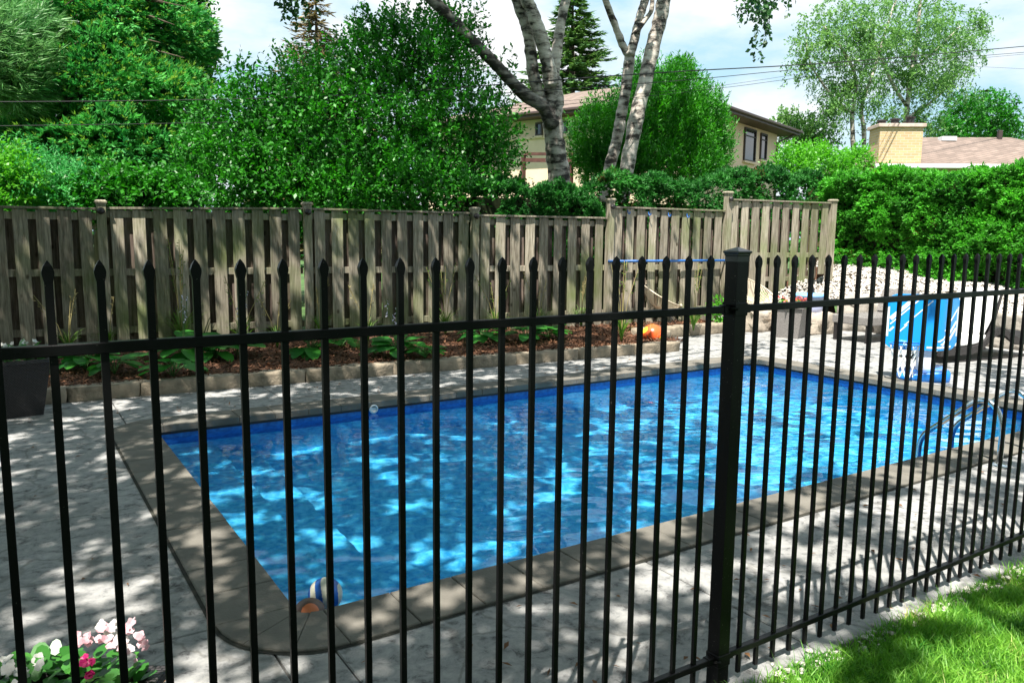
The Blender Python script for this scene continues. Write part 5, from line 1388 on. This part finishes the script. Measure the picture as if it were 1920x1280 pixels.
V2 = twigs(S_, D_, rng.uniform(.28, .48, len(S_)), 13, .062, .045, 0, .75)
tr = [([Vector((-5.5, -1.5, 0)), Vector((-5.3, -1.2, 3)), Vector((-4.9, -.6, 6.0)), Vector((-4.0, .5, 8.2))], [.34, .27, .22, .15])]
for k in range(16):
    q = Vector(C[rng.integers(n)]); s0 = Vector((-5.0+.1*k/2, -.8+.05*k, 5.2+.18*k)); tr.append(densify([s0, s0.lerp(q, .5)+Vector((0, 0, .7)), q], [.11, .06, .015], 5, .05))
for a_, b_ in ((Vector((-1, 4.5, 8)), PY(1440, -30, 6.4)), (Vector((-2, 7.0, 8)), PY(555, -60, 8.2))):
    tr.append(densify([a_, a_.lerp(b_, .5)+Vector((0, 0, .5)), b_+Vector((0, 0, .5)), b_], [.05, .035, .016, .006], 6, .05))
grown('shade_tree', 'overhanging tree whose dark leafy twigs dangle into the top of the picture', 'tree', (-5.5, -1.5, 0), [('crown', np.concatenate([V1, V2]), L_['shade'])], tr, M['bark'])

# ================================================================== HOUSES
house = empty('cream_house', (0, 0, 0), 'two-storey cream stucco house with brown eaves behind the birches', 'house')
Dc = 25.0; EZ = 1.6+255/1470.5*Dc
Cn = Vector((0, 0, 0)); r_ = ray(1303, 190); Cn = Vector(r_*Dc); Cn.z = 0
aR = radians(70.1); aL = radians(-19.9)
dR = Vector((sin(aR), cos(aR), 0)); dL = Vector((sin(aL), cos(aL), 0))
OV = 0.72; LR = 10.6; LL = 13.0
nR = Vector((dR.y, -dR.x, 0)); nL = -Vector((dL.y, -dL.x, 0))
# eave rectangle corners
E0 = Cn; E1 = Cn+dR*LR; E2 = E1+dL*LL; E3 = Cn+dL*LL
W0 = Cn+dR*OV+dL*OV; W1 = E1-dR*OV+dL*OV; W2 = E2-dR*OV-dL*OV; W3 = E3+dR*OV-dL*OV
mb = MB(); z0, z1 = -.1, EZ-.02
V = [(*p.to_2d(), z0) for p in (W0, W1, W2, W3)]+[(*p.to_2d(), z1) for p in (W0, W1, W2, W3)]
mb.add(V, [(0, 1, 5, 4), (1, 2, 6, 5), (2, 3, 7, 6), (3, 0, 4, 7)]); mb.build('wall', M['stucco'], house)
mb = MB(); rise = 1.6; ins = LR/2
R0 = Cn+dR*ins+dL*ins; R1 = Cn+dR*ins+dL*(LL-ins)
rt = EZ+.16
V = [(*p.to_2d(), rt) for p in (E0, E1, E2, E3)]+[(*R0.to_2d(), rt+rise), (*R1.to_2d(), rt+rise)]
mb.add(V, [(0, 1, 4), (1, 2, 5, 4), (2, 3, 5), (3, 0, 4, 5)]); roof = mb.build('roof', M['shingle'], house, uv=True)
mb = MB()
for a_, b_, nrm in ((E0, E1, None), (E1, E2, None), (E2, E3, None), (E3, E0, None)):
    m_c = (a_+b_)/2; d_ = (b_-a_); mb.box((m_c.x, m_c.y, EZ+.07), (d_.length+.03, .03, .19), atan2(d_.y, d_.x))
for a_, b_ in ((E0, E1), (E3, E0)):
    d_ = (b_-a_).normalized(); o_ = Vector((d_.y, -d_.x, 0)); m_c = (a_+b_)/2+o_*.075
    mb.box((m_c.x, m_c.y, EZ+.10), ((b_-a_).length+.1, .11, .10), atan2(d_.y, d_.x), ch=.02)
mb.build('gutter', M['fascia'], roof)
mb = MB(); mb.add([(*p.to_2d(), EZ-.015) for p in (E0, E1, E2, E3)], [(3, 2, 1, 0)]); mb.build('soffit', M['soffit'], roof)
def wall_hit(px, py, P0, d, n_):
    """point of the wall plane seen at a pixel"""
    r = Vector(ray(px, py)); o = Vector((0, 0, EYE)); nrm = Vector((n_.x, n_.y, 0)); t = (P0-o).dot(nrm)/r.dot(nrm); return o+r*t
def hwin(px0, py0, px1, py1, P0, d, n_, mull=1):
    a_ = wall_hit(px0, py0, P0, d, n_); b_ = wall_hit(px1, py1, P0, d, n_); c_ = (a_+b_)/2; wd = max(.25, abs((b_-a_).to_2d().dot(d.to_2d()))); hh = abs(a_.z-b_.z)
    rz = atan2(d.y, d.x); mb = MB(); out_ = n_*.03
    for s in (-1, 1): mb.box((c_.x+d.x*s*(wd/2)+out_.x, c_.y+d.y*s*(wd/2)+out_.y, c_.z), (.06, .08, hh+.06), rz)
    for s in (-1, 1): mb.box((c_.x+out_.x, c_.y+out_.y, c_.z+s*hh/2), (wd-.06, .08, .06), rz)
    if mull: mb.box((c_.x+out_.x, c_.y+out_.y, c_.z+hh*.28), (wd-.06, .05, .035), rz)
    wn = mb.build('window', M['frame'], house)
    mb = MB(); mb.box((c_.x+n_.x*.012, c_.y+n_.y*.012, c_.z), (wd-.05, .02, hh-.05), rz); mb.build('pane', M['glass'], wn)
    mb = MB(); mb.box((c_.x+n_.x*.06, c_.y+n_.y*.06, c_.z-hh/2-.07), (wd+.14, .12, .07), rz); mb.build('sill', M['stucco'], wn)
oR = Vector((dL.x, dL.y, 0))*-1; oL = Vector((dR.x, dR.y, 0))*-1
hwin(1396, 240, 1413, 304, W0, dR, oR); hwin(1426, 251, 1434, 300, W0, dR, oR)
hwin(1007, 232, 1016, 253, W0, dL, oL, 0); hwin(1054, 230, 1062, 252, W0, dL, oL, 0)
mb = MB(); q = wall_hit(1462, 262, W0, dR, oR); e_ = W1+oR*.05
mb.tube([Vector((E1.x, E1.y, EZ+.05))-dR*.3, Vector((W1.x, W1.y, EZ-.35))+oR*.06-dR*.05, Vector((W1.x, W1.y, 0))+oR*.06-dR*.05], .045, 8); mb.build('downspout', M['fascia'], house, True)
# belt course on left wall
mb = MB(); a_ = W0; b_ = W3; m_c = (a_+b_)/2+oL*.03; zq = wall_hit(1020, 257, W0, dL, oL).z
mb.box((m_c.x, m_c.y, zq), ((b_-a_).length, .09, .10), atan2(dL.y, dL.x)); mb.build('belt_course', M['trimc'] if 'trimc' in M else M['stucco'], house)
# brown deck rail in front of the house
dr = empty('deck_railing', (0, 0, 0), 'dark red-brown timber railing in front of the cream house wall', 'railing')
mb = MB(); p0_ = PY(985, 288, 17.5); p1_ = PY(1075, 290, 16.8); p2_ = PY(1135, 304, 16.0)
for a_, b_ in ((p0_, p1_), (p1_, p2_)):
    m_c = (a_+b_)/2; d_ = b_-a_; mb.box(m_c, (d_.length+.05, .10, .07), atan2(d_.y, d_.x)); mb.box(m_c-Vector((0, 0, .16)), (d_.length, .04, .10), atan2(d_.y, d_.x))
mb.build('rail', M['deckrail'], dr)
for q in (p0_, p1_, (p1_+p2_)/2, p2_):
    mb = MB(); mb.box((q.x, q.y+.08, (q.z-.03)/2), (.09, .09, q.z-.03)); mb.build('post', M['deckrail'], dr)

bung = empty('brown_roof_house', (0, 0, 0), 'low brick house with brown shingle roof and buff chimney beyond the cedar hedge', 'house')
def DP(px, py, D): 
    r = ray(px, py); return Vector((r[0]*D, r[1]*D, EYE+r[2]*D))
# ridge and eave as real lines; eave faces the camera
e0 = DP(1640, 309, 22.5); e1 = DP(2150, 300, 22.0); ez = (e0.z+e1.z)/2; e0.z = e1.z = 3.72
r0b = DP(1733, 272, 26.5); r1b = DP(2080, 258, 26.0); rzz = 4.98
back = (r0b-e0); bdir = Vector((-(e1-e0).y, (e1-e0).x, 0)).normalized()
r0b = e0+(e1-e0).normalized()*2.3+bdir*4.2; r1b = e1-(e1-e0).normalized()*1.5+bdir*4.2
k0 = e0+bdir*8.4; k1 = e1+bdir*8.4
mb = MB(); V = [(*e0.to_2d(), 3.72), (*e1.to_2d(), 3.72), (*k1.to_2d(), 3.72), (*k0.to_2d(), 3.72), (*r0b.to_2d(), rzz), (*r1b.to_2d(), rzz)]
mb.add(V, [(0, 1, 5, 4), (1, 2, 5), (2, 3, 4, 5), (3, 0, 4)]); rf = mb.build('roof', M['shingle'], bung, uv=True)
mb = MB(); ed = (e1-e0).normalized(); mm_ = (e0+e1)/2-bdir*.05
mb.box((mm_.x, mm_.y, 3.66), ((e1-e0).length, .12, .12), atan2(ed.y, ed.x), ch=.02); mb.build('gutter', M['trimw'], rf)
mb = MB(); q = [e0+ed*.5+bdir*.5, e1-ed*.5+bdir*.5, k1-ed*.5-bdir*.5, k0+ed*.5-bdir*.5]
mb.add([(*p.to_2d(), -.1) for p in q]+[(*p.to_2d(), 3.73) for p in q], [(0, 1, 5, 4), (1, 2, 6, 5), (2, 3, 7, 6), (3, 0, 4, 7)]); mb.build('wall', M['brick'], bung, uv=True)
cp = DP(1676, 300, 23.0); ca = atan2(ed.y, ed.x); chd = 23.0
ct = DP(1676, 243, 23.0).z
mb = MB(); mb.box((cp.x, cp.y, (ct+2.5)/2), (1.2, .8, ct-2.5), ca); chim = mb.build('chimney', M['brick'], rf, uv=True)
mb = MB(); mb.box((cp.x, cp.y, ct+.05), (1.32, .92, .10), ca, ch=.01); mb.build('chimney_cap', simple('cap_concrete', (.55, .42, .36), .9, var=.2), rf)
for s, h in ((-.42, .10), (-.05, .14), (.38, .20)):
    mb = MB(); c_ = Vector((cp.x, cp.y, 0))+ed*s; mb.lathe([(.11, 0), (.11, h), (.14, h+.01), (.14, h+.04), (.02, h+.07)], (c_.x, c_.y, ct+.10), 14); mb.build('flue', M['darkmetal'], rf)
for px, py, h, wd in ((1880-1280+1280-80, 270, .2, .4),): pass
for t_, u_, sz in ((3.6, 3.6, (.45, .35, .14)), (5.4, 3.9, (.12, .12, .30)), (5.9, 3.0, (.14, .14, .28))):
    q = e0+ed*t_+bdir*u_; zz = 3.72+(rzz-3.72)*u_/4.2
    mb = MB(); mb.box((q.x, q.y, zz+sz[2]/2-.02), sz, ca, ch=.01); mb.build('roof_vent', M['frame'] if sz[0] < .3 else M['trimw'], rf)
# far backdrop of trees closing the horizon
def farwood():
    ls = []
    for k in range(46):
        a = radians(-40+k*3.2); D = 46+8*sin(k*1.7); h = 4.0+1.2*sin(k*2.3)
        ls.append(((D*sin(a), D*cos(a), h*.5), (3.2, 2.2, h*.55)))
    P, nn = lobes(ls, 16000, .25); V = kites(P, nn+runit(len(P))*.8, .55, .4, None)
    return V
tag(quads_obj('far_trees', farwood(), L_['hedge_dark']), kind='stuff')

# ================================================================== CABLES
def cable(pts, Y, r, label, name='overhead_cable'):
    P = [PY(x_, y_, Y) for x_, y_ in pts]; Q, R = densify(P, [r*(.55 if x_ < 900 and r > .01 else 1) for x_, y_ in pts], 8); mb = MB(); mb.tube(Q, R, 6); return tag(mb.build(name, M['wire'], None, True), label, 'cable', None)
cable([(-120, 192), (340, 188), (700, 176), (1073, 148), (1280, 134), (1600, 115), (2000, 80)], 12.9, .013, 'thickest black overhead cable crossing from the far left to the upper right')
cable([(-120, 238), (350, 231), (700, 221), (1050, 197), (1347, 166), (1515, 144), (1700, 122), (2000, 95)], 13.05, .0055, 'thin overhead wire, lowest of the set, passing low across the cypress')
cable([(900, 178), (1093, 165), (1313, 148), (1515, 129), (1800, 108), (2000, 92)], 13.0, .008, 'thin overhead wire just below the thick cable in the right half')
cable([(900, 205), (1200, 176), (1335, 163), (1500, 139), (1640, 118), (1850, 126), (2000, 134)], 13.1, .004, 'faint overhead wire curving down again past the far birch')
